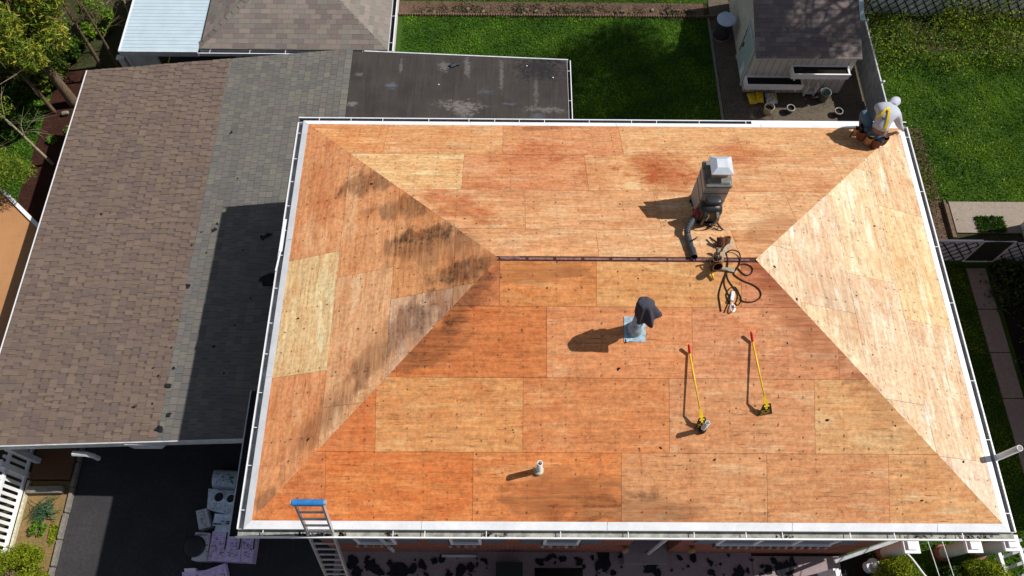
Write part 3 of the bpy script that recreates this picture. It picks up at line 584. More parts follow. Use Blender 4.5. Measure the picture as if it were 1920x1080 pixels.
# ================================================================== SHINGLES
def shingles(mb, poly, zf, down, expo, width, tones, th=.007, gap=.004, lam=False, stag=.5, wj=0.0, warp=.0):
    """real overlapping tabs over a convex plan polygon; 'down' = unit plan vector pointing downhill"""
    dx, dy = down; ux, uy = -dy, dx
    us = [p[0]*ux+p[1]*uy for p in poly]; ds = [p[0]*dx+p[1]*dy for p in poly]
    area = sum(poly[i][0]*poly[(i+1)%len(poly)][1]-poly[(i+1)%len(poly)][0]*poly[i][1] for i in range(len(poly)))
    P = poly if area > 0 else poly[::-1]
    d = min(ds); r = 0
    while d < max(ds):
        u = min(us)-width*((r*stag)%1)-random.uniform(0, wj)*width
        dt = vary((1,1,1), .05, 0)[0]
        while u < max(us):
            wd = width*(1+random.uniform(-wj, wj)); d0, d1 = d, d+expo
            raised = th*(1.9 if (lam and random.random() < .5) else 1)*random.uniform(.8, 1.2)
            if lam and raised < th*1.3: wd *= 1.15
            q = [(u0*ux+dd*dx, u0*uy+dd*dy) for u0, dd in ((u+gap/2,d0),(u+wd-gap/2,d0),(u+wd-gap/2,d1),(u+gap/2,d1))]
            a2 = sum(q[i][0]*q[(i+1)%4][1]-q[(i+1)%4][0]*q[i][1] for i in range(4))
            if a2 < 0: q = q[::-1]
            c = clip(q, P)
            if len(c) >= 3:
                h = lambda x, y: zf(x, y)+.002+raised*max(0, min(1, ((x*dx+y*dy)-d0)/expo))
                t = vary(random.choice(tones), .055, .015); t = tuple(z*dt for z in t)
                mb.prism(c, lambda x, y: zf(x, y)-.006, h, tone=t)
            u += wd
        d += expo; r += 1
def scrap(c, r, zf, seed, name='shingle_scrap', mat='rubber', lift=.012, asp=1., rot=None, th=.008):
    rd = random.Random(seed); n = rd.randint(8, 13); rot = rd.uniform(0, 6) if rot is None else rot; pts = []
    for i in range(n):
        a = 2*math.pi*i/n; rr = r*rd.uniform(.42, 1.2); x = rr*math.cos(a); y = rr*math.sin(a)*asp
        pts.append((c[0]+x*math.cos(rot)-y*math.sin(rot), c[1]+x*math.sin(rot)+y*math.cos(rot)))
    m = MB(); m.prism(pts, lambda x, y: zf(x, y)+lift, lambda x, y: zf(x, y)+lift+th+rd.uniform(0, .03 if r > .06 else .006)); return m.build(name, mat)
# ================================================================== CARPORT (brown and grey shingles on one low slope)
cpt = thing('carport', (-4, 7.4, G), 'low carport with brown shingles beside grey shingles and a white front beam', 'carport')
Y0, Y1_ = 2.20, 12.56; XW = -7.18; XB = -3.02
cz_ = lambda x, y: cpz(x)
m = MB(); bt_ = [sRGB(119,103,93),sRGB(125,108,96),sRGB(113,98,90),sRGB(119,103,91),sRGB(112,97,92),sRGB(122,105,95)]
PB = [(XW,Y0),(XB-.0,Y0),(XB-.12,Y1_),(XW,Y1_)]
shingles(m, PB, cz_, (-1,0), .197, .30, bt_, .005, .0, False, .37, .3)
x_ = XB; EX = .197
while x_ > XW+.05:
    y_ = Y0+random.uniform(0, .2)
    while y_ < Y1_-.05:
        wd = random.choice((.07,.09,.11,.13,.18)); c = clip([(x_-EX,y_),(x_,y_),(x_,min(y_+wd,Y1_)),(x_-EX,min(y_+wd,Y1_))], PB)
        if len(c) >= 3:
            tn = vary(random.choice(bt_), .07, .02); m.prism(c, lambda x, y: cz_(x,y)-.003, lambda x, y: cz_(x,y)+.008+.013*(x_-x)/EX, tone=tn)
        # printed shadow band showing between the teeth
        gp = random.choice((.05,.07,.09));         c2 = clip([(x_-.062,y_+wd+.002),(x_-.002,y_+wd+.002),(x_-.002,min(y_+wd+gp-.002,Y1_)),(x_-.062,min(y_+wd+gp-.002,Y1_))], PB)
        if len(c2) >= 3 and random.random() < .62: m.prism(c2, lambda x, y: cz_(x,y)-.002, lambda x, y: cz_(x,y)+.0058, tone=vary(sRGB(98,84,77), .12))
        y_ += wd+gp
    x_ -= EX
m.build('brown_shingles', 'shingle', cpt)
m = MB(); shingles(m, [(XB+.002,Y0),(-.02,Y0),(-.02,8.1),(.2,8.1),(.2,Y1_),(XB-.118,Y1_)][:2]+[(.2,Y0),(.2,Y1_),(XB-.118,Y1_)] if False else [(XB+.002,Y0),(.2,Y0),(.2,Y1_),(XB-.118,Y1_)], cz_, (-1,0), .172, .165, [sRGB(116,112,107),sRGB(110,108,104),sRGB(118,115,106),sRGB(106,104,101),sRGB(114,108,104)], .009, .006, False, .5, .08)
m.build('grey_shingles', 'shingle', cpt)
m = MB(); m.prism([(XW,Y0+.01),(.22,Y0+.01),(.22,Y1_-.01),(XW,Y1_-.01)], lambda x, y: cpz(x)-.09, lambda x, y: cpz(x)-.0065); m.build('roof_deck', 'darksoff', cpt)
m = MB(); m.prism([(XW-.02,Y0-.025),(-.45,Y0-.025),(-.45,Y0-.001),(XW-.02,Y0-.001)], lambda x, y: cpz(x)-.26, lambda x, y: cpz(x)+.004); m.build('front_beam', 'whitedirty', cpt)
m = MB(); m.prism([(XW-.03,Y0),(XW-.004,Y0),(XW-.004,Y1_),(XW-.03,Y1_)], lambda x, y: cpz(x)-.13, lambda x, y: cpz(x)+.012); m.build('rake_trim', 'whitepaint', cpt)
def beam_px(pa, z): q = pl(pa[0], pa[1], (0,1,0), Y0-.03); return q
a0, a1, a2_, a3 = [beam_px(p, 0)[0] for p in ((226,828),(246,836),(298,836),(305,828))]
m = MB(); zb = cpz(-3)-.24
m.add([(a0,Y0-.05,zb+.1),(a3,Y0-.05,zb+.1),(a2_,Y0-.05,zb-.22),(a1,Y0-.05,zb-.22),(a0,Y0+.12,zb+.1),(a3,Y0+.12,zb+.1),(a2_,Y0+.12,zb-.22),(a1,Y0+.12,zb-.22)], [(0,3,2,1),(4,5,6,7),(0,1,5,4),(1,2,6,5),(2,3,7,6),(3,0,4,7)])
m.build('beam_bracket', 'whitedirty', cpt)
m = MB(); m.add([(-.95,Y0-.02,zb+.36),(-.3,Y0-.02,zb+.36),(-.3,Y0-.02,zb-.45),(-.95,Y0+.1,zb+.36),(-.3,Y0+.1,zb+.36),(-.3,Y0+.1,zb-.45)], [(0,2,1),(3,4,5),(0,1,4,3),(1,2,5,4),(2,0,3,5)]); m.build('beam_bracket', 'whitedirty', cpt)
m = MB(); q = cp(140, 834); m.tube([(q[0]-.25,2.1,-3.55),(q[0]+.03,2.1,-3.6),(q[0]+.10,2.1,-3.75),(q[0]+.10,2.1,-4.0)], .06, 6); m.build('downspout', 'whitedirty', cpt)
m = MB()
for x, y in ((-7.0,12.3),(-7.0,7.4),(-6.95,2.4),(-.6,12.2)): m.box(x-.06, x+.06, y-.06, y+.06, G, cpz(x)-.1)
m.build('post', 'whitedirty', cpt) if False else None
for x, y in ((-7.0,12.3),(-7.0,7.4),(-6.95,2.4),(-.6,12.2)): MB().box(x-.06, x+.06, y-.06, y+.06, G, cpz(x)-.1).build('post', 'whitedirty', cpt)
# scraps of old shingle on the carport roof
big = [((299,805),.11,'large black shingle scrap near the front edge of the brown shingles'),
 ((353,537),.07,'black angular shingle scrap on the grey shingles, just left of the house shadow edge'),
 ((402,432),.08,'oval black scrap on the sunlit grey shingles at the upper left of the house shadow'),
 ((317,724),.085,'thin curled black scrap on the grey shingles beside the brown border'),
 ((251,764),.05,'dark scrap lying alone on the brown shingles near the front'),
 ((317,777),.07,'ragged black scrap on the shingle colour border above the front beam'),
 ((326,691),.05,'small squarish scrap on grey shingles, upper of the pair by the brown border'),
 ((190,402),.04,'lone dark speck of shingle in the middle of the brown roof'),
 ((434,249),.05,'slim dark scrap on the grey shingles near the top edge of the plywood roof')]
for i, (p, r, lab) in enumerate(big):
    q = cp(*p); o = scrap(q, r, cz_, 50+i, asp=.75); tag(o, lab, 'scrap')
for i, (p, r) in enumerate([((500,525),.26),((520,531),.2),((493,446),.12),((504,441),.09)]):
    q = cp(*p); o = scrap(q, r, cz_, 80+i, asp=.6, rot=.1); tag(o, ['broad black felt scrap in the house shadow beside the west gutter','black felt scrap tucked against the west gutter, right end of the broad one','dark scrap in the shadow at the top of the west gutter','smaller dark scrap overlapping the one in the top of the shadow'][i], 'scrap')
for i, p in enumerate([(408,420),(378,436),(360,460),(325,621),(322,652),(298,705),(388,474),(446,335),(470,560),(440,610),(400,650),(420,700),(288,690),(226,548),(333,600),(402,650),(455,470),(286,757)]):
    q = cp(*p); o = scrap(q, random.uniform(.018,.035), cz_, 120+i); tag(o, 'small black crumb of shingle lying on the low carport roof', 'scrap', 'small shingle crumbs on the carport roof')
# ================================================================== REAR ADDITION with black rolled roofing
ad = thing('rear_addition', (3, 10.2, G), 'flat rear addition roofed in patched black rolled felt with a white edge', 'building')
yb = lambda x: 12.50-.004*x; zb_ = lambda x, y: cpz(x)
m = MB(); xs = [.205, .88, 1.88, 2.86, 3.83, 4.80, 5.45, 5.84]
for i in range(7): m.prism([(xs[i]+.002,7.95),(xs[i+1]-.002,7.95),(xs[i+1]-.002,12.5),(xs[i]+.002,12.5)], lambda x, y: zb_(x,y)-.03, lambda x, y: zb_(x,y)+.001+.005*((x-xs[i])/(xs[i+1]-xs[i])))
m.build('felt_roof', 'felt', ad)
m = MB(); m.prism([(.5,12.502),(5.87,12.502),(5.87,12.535),(.5,12.535)], lambda x, y: zb_(x,y)-.16, lambda x, y: zb_(x,y)+.02); m.build('edge_trim', 'whitedirty', ad)
gutter((5.84,7.95,cpz(5.84)), (5.84,12.5,cpz(5.84)), (1,0,0), parent=ad, zt=.01, w_=.10, inside='darksoff', hsp=(.8,1.2))
MB().box(.5, 5.6, 7.91, 12.3, G, cpz(5.8)-.05).build('wall', 'siding', ad)
o = scrap(cpb(852,124), .16, zb_, 301, 'felt_offcut', 'bin', .03, .38, .35, .012); tag(o, 'bluish felt offcut curled up on the black felt roof', 'offcut')
for i, (p, lab) in enumerate([((988,124),'tiny white chip near the far right corner of the black felt roof'),((1037,146),'tiny pale chip on the dark wet patch of the black felt roof'),((823,159),'tiny pale chip left of the grey scuffs on the black felt roof')]):
    q = cpb(*p); tag(MB().obox((q[0],q[1],cpz(q[0])+.012), (.03,.025,.01), RZ(i)).build('pale_chip', 'whitepaint'), lab, 'chip')
# ================================================================== GARAGE behind, hip roof
ga = thing('garage', (-1.65, 16, G), 'detached garage with a grey-brown shingled hip roof and white gutters', 'garage')
zg = -3.3; gx0, gx1, gy0 = at(375,90,zg)[0], at(727,93,zg)[0], at(550,93,zg)[1]; gy1 = gy0+7; kg = .36; gh = (gx1-gx0)/2; gm = (gx0+gx1)/2
gt = [sRGB(130,118,112),sRGB(122,111,106),sRGB(138,126,120),sRGB(126,120,114),sRGB(118,108,104),sRGB(134,126,116)]
m = MB()
shingles(m, [(gx0,gy0),(gx1,gy0),(gm,gy0+gh)], lambda x, y: zg+kg*(y-gy0), (0,-1), .135, .30, gt, .005, .005, False, .5, .03)
m.build('roof_slope', 'shingle', ga)
m = MB(); shingles(m, [(gx0,gy0),(gm,gy0+gh),(gm,gy1),(gx0,gy1)], lambda x, y: zg+kg*(x-gx0), (-1,0), .135, .30, gt, .005, .005, False, .5, .03); m.build('roof_slope', 'shingle', ga)
m = MB(); shingles(m, [(gx1,gy0),(gx1,gy1),(gm,gy1),(gm,gy0+gh)], lambda x, y: zg+kg*(gx1-x), (1,0), .135, .30, [sRGB(136,128,120),sRGB(128,122,114),sRGB(142,132,126)], .005, .005, False, .5, .03); m.build('roof_slope', 'shingle', ga)
m = MB(); n_ = 22
for i in range(n_):
    t = i*.155; x = gx0+.05+t; y = gy0+.05+t
    if t > gh: break
    for sgn in (1,):
        c = (x-.045, y+.045, zg+kg*(x-gx0)+.014+.0); m.obox((c[0]-.02, c[1]+.04, zg+kg*(c[0]-.02-gx0)+.022), (.205,.17,.008), RZ(math.pi/4)@Matrix.Rotation(0,3,'X')@Matrix.Rotation(-.33,3,'Y') , tone=vary(random.choice(gt),.12))
m.build('hip_cap', 'shingle', ga)
m = MB(); m.prism([(gx0,gy0),(gx1,gy0),(gx1,gy1),(gx0,gy1)], zg-.14, zg-.02); m.build('eave_board', 'darksoff', ga)
m = MB(); m.add([(gx0,gy0,zg-.019),(gx1,gy0,zg-.019),(gm,gy0+gh,zg+kg*gh-.012),(gx0,gy1,zg-.019),(gx1,gy1,zg-.019),(gm,gy1,zg+kg*gh-.012)], [(0,1,2),(0,2,5,3),(1,4,5,2)]); m.build('roof_deck', 'darksoff', ga)
gutter((gx0-.02,gy0,zg), (gx1,gy0,zg), (0,-1,0), parent=ga, zt=-.02, inside='darksoff', hsp=(.8,1.1), e1=.12)
gutter((gx1,gy0,zg), (gx1,gy1,zg), (1,0,0), parent=ga, zt=-.02, inside='darksoff', hsp=(.8,1.1))
MB().box(gx0+2.2, gx1-.25, gy0+.4, gy1, G, zg-.15).build('wall', 'siding', ga)
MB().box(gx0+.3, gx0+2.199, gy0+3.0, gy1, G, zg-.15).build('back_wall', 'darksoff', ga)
q = at(442,105,-3.6); MB().box(q[0]-.05, q[0]+.05, gy0+.1, gy0+.2, G, zg-.15).build('post', 'whitedirty', ga)
# ================================================================== WHITE PATIO AWNING
aw = thing('patio_awning', (-5.4, 15.3, G), 'pale white ribbed metal patio awning beside the hip-roofed garage', 'awning')
za = -3.28; ax0, ax1, ay0 = at(223,99,za)[0], gx0-.04, at(300,96,za)[1]; ay1 = ay0+5.2
m = MB(); y_ = ay0; k_ = 0
while y_ < ay1:
    m.prism([(ax0,y_),(ax1,y_),(ax1,y_+.118),(ax0,y_+.118)], lambda x, y: za-.04, lambda x, y: za+.02*0+.0); m.prism([(ax0,y_+.1181),(ax1,y_+.1181),(ax1,y_+.127),(ax0,y_+.127)], za-.04, za-.018); y_ += .127
m.build('roof_panels', basic('pale_awning_metal', (.50,.62,.70), .45, 0, .06, 3), aw)
m = MB(); m.box(ax0-.03, ax1, ay0-.03, ay0-.002, za-.17, za+.012); m.build('front_fascia', 'whitedirty', aw)
m = MB(); m.box(ax0-.03, ax0-.002, ay0-.002, ay1, za-.14, za+.02); m.build('side_fascia', 'whitepaint', aw)
m = MB(); m.box(ax0+.03, ax0+.13, ay0+.03, ay0+.13, G, za-.05); m.build('post', 'whitepaint', aw)
m = MB(); m.box(ax0+.14, ax0+.9, ay0+.05, ay0+.10, G, za-.05); m.build('side_panel', 'slat', aw)
q = at(230,116,-4.0); m = MB(); m.box(q[0]-.06, q[0]+.10, q[1]-.05, q[1]+.05, G, -3.85); m.box(q[0]-.09, q[0]+.13, q[1]-.08, q[1]+.08, -3.849, -3.80); o = m.build('gate_post', 'whitepaint'); tag(o, 'white capped gate post standing below the corner of the pale awning', 'post')
# ================================================================== SHED
sx0, sx1, sy0, sy1, sz = 11.5, 14.45, 13.93, 17.6, -4.12; ks = .30; syr = 15.9
sh = thing('shed', (13, 15.7, G), 'grey grooved garden shed with a dark shingled roof and mint door', 'shed')
m = MB(); m.add([(sx0,sy0,G),(sx1,sy0,G),(sx1,sy1,G),(sx0,sy1,G),(sx0,sy0,sz-.02),(sx1,sy0,sz-.02),(sx1,sy1,sz-.02),(sx0,sy1,sz-.02),(sx0,syr,sz+ks*(syr-sy0)-.03),(sx1,syr,sz+ks*(syr-sy0)-.03)],
   [(0,1,5,4),(2,3,7,6),(1,2,6,9,5),(3,0,4,8,7)]); m.build('wall', 'siding', sh)
m = MB(); zz = lambda x, y: sz+ks*(y-sy0) if y <= syr else sz+ks*(2*syr-y-sy0)
st_ = [sRGB(128,116,112),sRGB(114,104,104),sRGB(138,126,120),sRGB(120,110,110)]
shingles(m, [(sx0-.05,sy0-.06),(sx1+.1,sy0-.06),(sx1+.1,syr),(sx0-.05,syr)], lambda x, y: sz+ks*(y-sy0), (0,-1), .14, .30, st_, .005, .005, False, .5, .03)
m.build('roof_slope', 'shingle', sh)
m = MB(); shingles(m, [(sx0-.05,syr+.001),(sx1+.1,syr+.001),(sx1+.1,sy1),(sx0-.05,sy1)], zz, (0,1), .14, .30, st_, .005, .005, False, .5, .03); m.build('roof_slope', 'shingle', sh)
m = MB(); m.prism([(sx0-.05,sy0-.06),(sx1+.1,sy0-.06),(sx1+.1,syr),(sx0-.05,syr)], lambda x, y: sz+ks*(y-sy0)-.03, lambda x, y: sz+ks*(y-sy0)-.005); m.build('roof_board', 'whitedirty', sh)
m = MB(); m.prism([(sx1+.101,sy0+1.1),(sx1+.24,sy0+1.1),(sx1+.24,syr),(sx1+.101,syr)], lambda x, y: sz+ks*(y-sy0)-.03, lambda x, y: sz+ks*(y-sy0)+.02); m.build('rake_board', 'sheddoor', sh)
m = MB(); dy0, dy1, dz1 = 14.25, 15.25, -4.22
m.box(sx0-.035, sx0-.002, dy0, dy1, G+.05, dz1); d_ = m.build('door', 'sheddoor', sh)
m = MB(); m.box(sx0-.055, sx0-.003, dy0-.09, dy0-.001, G, dz1+.08); m.box(sx0-.055, sx0-.003, dy1+.001, dy1+.09, G, dz1+.08); m.box(sx0-.055, sx0-.003, dy0, dy1, dz1+.001, dz1+.08); m.build('frame', 'whitedirty', d_)
m = MB(); m.obox((sx0-.05, dy1-.15, -4.9), (.03,.05,.16)); m.box(sx0-.05, sx0-.036, dy1-.02, dy1, -5.3, -4.4); m.build('handle', 'tooliron', d_)
m = MB(); m.box(sx0-.036-.012, sx0-.0355, dy0+.12, dy1-.6, G+.12, -5.1); m.build('lower_panel', 'slat', d_)
def flowerbox(p0_, p1_, yb0, name='flower_box'):
    a = pl(*p0_, (0,1,0), yb0); b_ = pl(*p1_, (0,1,0), yb0); zt = (a[2]+b_[2])/2; x0, x1 = a[0], b_[0]; yf = yb0; ybk = sy0-.003; h = .19; t = .03
    m = MB(); m.box(x0, x1, yf, yf+t, zt-h, zt); m.box(x0, x1, ybk-t, ybk, zt-h, zt); m.box(x0, x0+t*1.5, yf+t+.001, ybk-t-.001, zt-h, zt); m.box(x1-t*1.5, x1, yf+t+.001, ybk-t-.001, zt-h, zt)
    m.box(x0, x1, yf, ybk, zt-h-.02, zt-h-.001); m.box(x0-.02, x1+.02, yf-.018, yf-.001, zt-.05, zt+.008)
    fb = m.build(name, 'whitepaint', sh); m = MB(); m.box(x0+t*1.5, x1-t*1.5, yf+t, ybk-t, zt-.12, zt-.045); m.build('soil', 'soil', fb)
    for xx in (x0+.15, x1-.15): MB().box(xx-.02, xx+.02, yf+.05, ybk, zt-h-.15, zt-h-.021).build('bracket', 'whitepaint', fb)
flowerbox((1400,159), (1507,160), 13.58); flowerbox((1487,139), (1595,140), 13.58)
# dappled debris on shed roof handled by real shade
# ---- things round the shed
B = at(1352,66,G+.024)
tc = thing('rain_barrel', B, 'round dark bin with a pale blue lid beside the shed', 'bin')
m = MB(); m.lathe([(.0,0),(.23,0),(.25,.05),(.275,.62),(.285,.64),(.275,.66)], B, 28); m.build('drum', 'bin', tc, True)
m = MB(); m.lathe([(.275,.661),(.295,.665),(.295,.70),(.27,.725),(.10,.735),(0,.735)], B, 28); m.obox((B[0],B[1]+.27,B[2]+.70), (.1,.05,.03)); m.build('lid', 'binlid', tc, False)
m = MB(); m.lathe([(.28,0),(.31,0),(.31,.04),(.28,.04)], B, 24); m.build('base_ring', 'stone', tc)
def pot(px, r, h, mat, rim, lab):
    B = at(px[0], px[1], G+.024+h); B[2] = G+.024; t = thing('plant_pot', B, lab, 'pot')
    m = MB(); m.lathe([(0,0),(r*.72,0),(r*.95,h),(r*.84,h),(r*.8,h*.7)], B, 28); m.build('body', mat, t, True)
    m = MB(); m.lathe([(r*.93,h-.03),(r,h-.03),(r*1.02,h+.008),(r*.86,h+.01),(r*.84,h-.02)], B, 28); m.build('rim', rim, t, True)
    m = MB(); m.lathe([(r*.82,h*.72),(0,h*.74)], B, 24); m.build('soil', 'soil', t)
pot((1443,200), .155, .30, 'terracotta', 'terracotta', 'tall pale plant pot in front of the printed bags by the shed')
pot((1483,202), .125, .20, 'bin', 'greypot', 'small dark pot with a grey rim, middle of the three by the shed')
pot((1573,208), .125, .18, 'bin', 'greypot', 'dark pot with a thin pale rim standing alone near the fence')
def bag(px, s, rz, mat, lab, band=None):
    B = at(px[0], px[1], G+.1); B[2] = G+.024; t = None; m = MB(); nx, ny = 10, 8; a, b_, h = s; vs_ = []; R = RZ(rz); rd = random.Random(px[0])
    for sd_ in (1, -1):
        for j in range(ny+1):
            for i in range(nx+1):
                u, v = i/nx*2-1, j/ny*2-1; e = max(0, (1-abs(u)**3))*max(0, (1-abs(v)**3)); z = h/2*(1+sd_*(e**.5)*(.9+rd.uniform(-.12,.12)))
                p = R@Vector((u*a/2*(1+.02*rd.uniform(-1,1)), v*b_/2, z)); vs_.append((B[0]+p.x, B[1]+p.y, B[2]+p.z))
    N_ = (nx+1)*(ny+1); fs = []
    for j in range(ny):
        for i in range(nx): q = j*(nx+1)+i; fs += [(q,q+1,q+nx+2,q+nx+1), (N_+q,N_+q+nx+1,N_+q+nx+2,N_+q+1)]
    m.add(vs_, fs); o = m.build('soil_bag', mat, None, True)
    if band:
        m = MB()
        for c, w_, mt in band:
            p = R@Vector((c, 0, h+.002)); m.obox((B[0]+p.x,B[1]+p.y,B[2]+h*.98), (w_,b_*.7,.006), R)
        pr = m.build('print_band', 'yellowbag', o)
    tag(o, lab, 'bag')
bag((1410,185), (.24,.42,.16), .12, 'yellowbag', 'plain yellow bag at the left end under the lower flower box')
bag((1424,183), (.24,.42,.18), -.05, 'yellowbag', 'plain yellow bag squeezed between another yellow bag and a printed one')
bag((1446,184), (.36,.42,.15), 0, 'printbag', 'blue and white printed bag lying behind the tall pale pot', [(0,.05,0),(.13,.03,0)])
B = at(1540,188,G); m = MB(); m.lathe([(0,.01),(.13,.0),(.16,.36),(.17,.37),(.145,.35),(.12,.05),(0,.05)], (B[0],B[1],G+.024), 24); o = m.build('metal_bucket', 'bucket', None, True); tag(o, 'dull metal bucket standing against the shed wall by the white stand', 'bucket')
st = thing('plant_stand', at(1518,178,G), 'small white wooden plant stand with two slanting sides under the flower boxes', 'stand')
a_ = at(1505,178,G+.05); b2 = at(1523,178,G+.05)
for q0 in (a_, b2):
    m = MB(); m.obox((q0[0]+.03, q0[1]-.0+.06, G+.27), (.035,.22,.5), Matrix.Rotation(.15,3,'X')); m.build('side', 'whitepaint', st)
MB().box(a_[0]+.05, b2[0]+.01, a_[1]-.05, a_[1]+.12, G+.15, G+.18).build('shelf', 'whitedirty', st)
# ================================================================== FENCES
def slat_fence(name, a, b_, h, lab, top='whitepaint', posts=2.4, shadow_lat=True, railw=.05, slatw=.075, gapw=.012, smat='slat'):
    a = Vector((*a, 0)); b_ = Vector((*b_, 0)); d = (b_-a).normalized(); nrm = Vector((-d.y, d.x, 0)); Lg = (b_-a).length; ang = math.atan2(d.y, d.x)
    t = thing(name, (a.x, a.y, G), lab, 'fence'); m = MB(); x = slatw/2
    while x < Lg:
        c = a+d*x; m.obox((c.x, c.y, G+.05+(h-.08)/2), (slatw, .012, h-.08-random.uniform(0,.01)), RZ(ang+random.uniform(-.05,.05))); x += slatw+gapw
    m.build('slat_panel', smat, t); m = MB()
    m.obox(tuple((a+b_)/2+Vector((0,0,G+h))), (Lg, railw, railw*.9), RZ(ang)); m.build('top_rail', top, t)
    if shadow_lat:
        m = MB(); st = .30; x = -h  # dark diagonal strips stand in for shadow lines across the slats
        for sg in (1, -1):
            x = -h if sg > 0 else 0
            while x < Lg+(0 if sg > 0 else h):
                p0, z0, p1, z1 = (x, 0, x+h*.75, h) if sg > 0 else (x, 0, x-h*.75, h)
                # clip to the run
                if p0 < 0 or p1 < 0 or p0 > Lg or p1 > Lg:
                    if (p0 < 0 and p1 < 0) or (p0 > Lg and p1 > Lg): x += st; continue
                    lo, hi = 0, Lg
                    def cl(pa, za_, pb, zb2):
                        if pa < lo: f = (lo-pa)/(pb-pa); return lo, za_+f*(zb2-za_)
                        if pa > hi: f = (hi-pa)/(pb-pa); return hi, za_+f*(zb2-za_)
                        return pa, za_
                    n0 = cl(p0, z0, p1, z1); n1 = cl(p1, z1, p0, z0); (p0, z0), (p1, z1) = n0, n1
                q0 = a+d*p0-nrm*(.022 if sg > 0 else .030); q1 = a+d*p1-nrm*(.022 if sg > 0 else .030)
                m.strip([(q0.x,q0.y,G+.04+z0*(h-.1)/h),(q1.x,q1.y,G+.04+z1*(h-.1)/h)], .032, .006, tuple(nrm*-1)); x += st
        m.build('shadow_lattice', 'chain', t)
    x = 0
    while x <= Lg+.01:
        c = a+d*x; MB().lathe([(.03,0),(.03,h+.06),(.038,h+.07),(0,h+.09)], (c.x+nrm.x*.05,c.y+nrm.y*.05,G), 10).build('post', 'chain' if top == 'chain' else 'whitedirty', t); x += posts
    return t
slat_fence('slatted_fence', (12.7,8.08), (16.78,8.08), 1.15, 'slat fence with modelled shadow bars and a white top rail between house and gate')
slat_fence('slatted_fence', (17.66,8.08), (22,8.08), 1.15, 'slat fence with modelled shadow bars running to the right of the garden gate', 'chain')
slat_fence('slatted_fence', (15.9,17.25), (24,16.9), 1.15, 'slat fence with modelled shadow bars, half covered in weeds at the top right corner', 'chain')
slat_fence('slatted_fence', (15.2,18.2), (15.2,12.4), 1.1, 'tall grey slat fence with a pale rail running down beside the shed', 'whitedirty', shadow_lat=False, slatw=.085, gapw=.002, railw=.035, smat='slatdark')
m = MB()
gt_ = thing('garden_gate', (17.2, 8.08, G), 'dark mesh garden gate with a pale frame across the side path', 'gate')
m.box(16.82, 17.62, 8.07, 8.085, G+.06, G+1.12); m.build('mesh_panel', basic('gate_mesh', (.030,.036,.028), .8, 0, .3, 30), gt_)
m = MB(); m.tube([(16.81,8.06,G+.05),(16.81,8.06,G+1.16),(17.64,8.06,G+1.16),(17.64,8.06,G+.05),(16.81,8.06,G+.05)], .022, 8); m.build('frame', 'slat', gt_)
# garden edging
m = MB(); m.box(16.70, 16.76, 8.5, 10.0, G-.05, G+.12); m.box(16.77, 16.83, 8.5, 9.9, G-.05, G+.08); o = m.build('timber_edging', 'timber'); tag(o, 'short timber edging board between bare bed and concrete walk', 'edging')
m = MB(); x = .6
while x < 10.7: m.lathe([(.035,0),(.035,.11),(.02,.135),(0,.14)], (x,16.97,G-.03), 8); x += .082
o = m.build('log_roll_edging', basic('edging_wood', (.20,.13,.09), .9), None, True); tag(o, 'scalloped log-roll edging along the far garden bed', 'edging')
m = MB(); x = 10.7
m.box(10.72, 10.80, 7.5, 17.0, G-.05, G+.035); o = m.build('walk_kerb', 'stone'); tag(o, 'narrow stone kerb between back lawn and shed walk', 'kerb')
m = MB(); q = at(1322,34,G); m.box(10.68, 11.05, 16.92, 16.97, G, G+.14); o = m.build('plank', 'timber'); tag(o, 'short plank lying beside the pale-lidded bin', 'plank')
# left: orange-tan flat roof with white coping
oc = at(20,372,-4.8); oc2 = at(76,428,-4.8); dirv = (oc2-oc)/np.linalg.norm(oc2-oc); p1_ = oc-dirv*2.5; p2_ = oc2+dirv*1.4
tr = thing('low_outbuilding', (-9.8, 5, G), 'low outbuilding with an orange-tan flat roof and white coping under the trees', 'building')
poly = [(p1_[0],p1_[1]),(p1_[0]-4,p1_[1]-6),(p2_[0]-2.5,p2_[1]-7.5),(p2_[0],p2_[1])]
poly = [(p2_[0],p2_[1]),(p1_[0],p1_[1]),(p1_[0]-6,p1_[1]-4),(p2_[0]-5.0,p2_[1]-4.4),(p2_[0]-.2,p2_[1]-4.2)]
m = MB(); m.prism(poly, -4.95, -4.8); m.build('roof', 'tanroof', tr)
m = MB(); m.strip([tuple(p1_+[0,0,.0]), tuple(p2_+[0,0,.0])], .10, .06); m.build('coping', 'white', tr)
cxx = sum(p[0] for p in poly)/5; cyy = sum(p[1] for p in poly)/5
m = MB(); m.prism([(cxx+(x-cxx)*.93, cyy+(y-cyy)*.93) for x, y in poly], G, -4.951); m.build('wall', 'siding', tr)
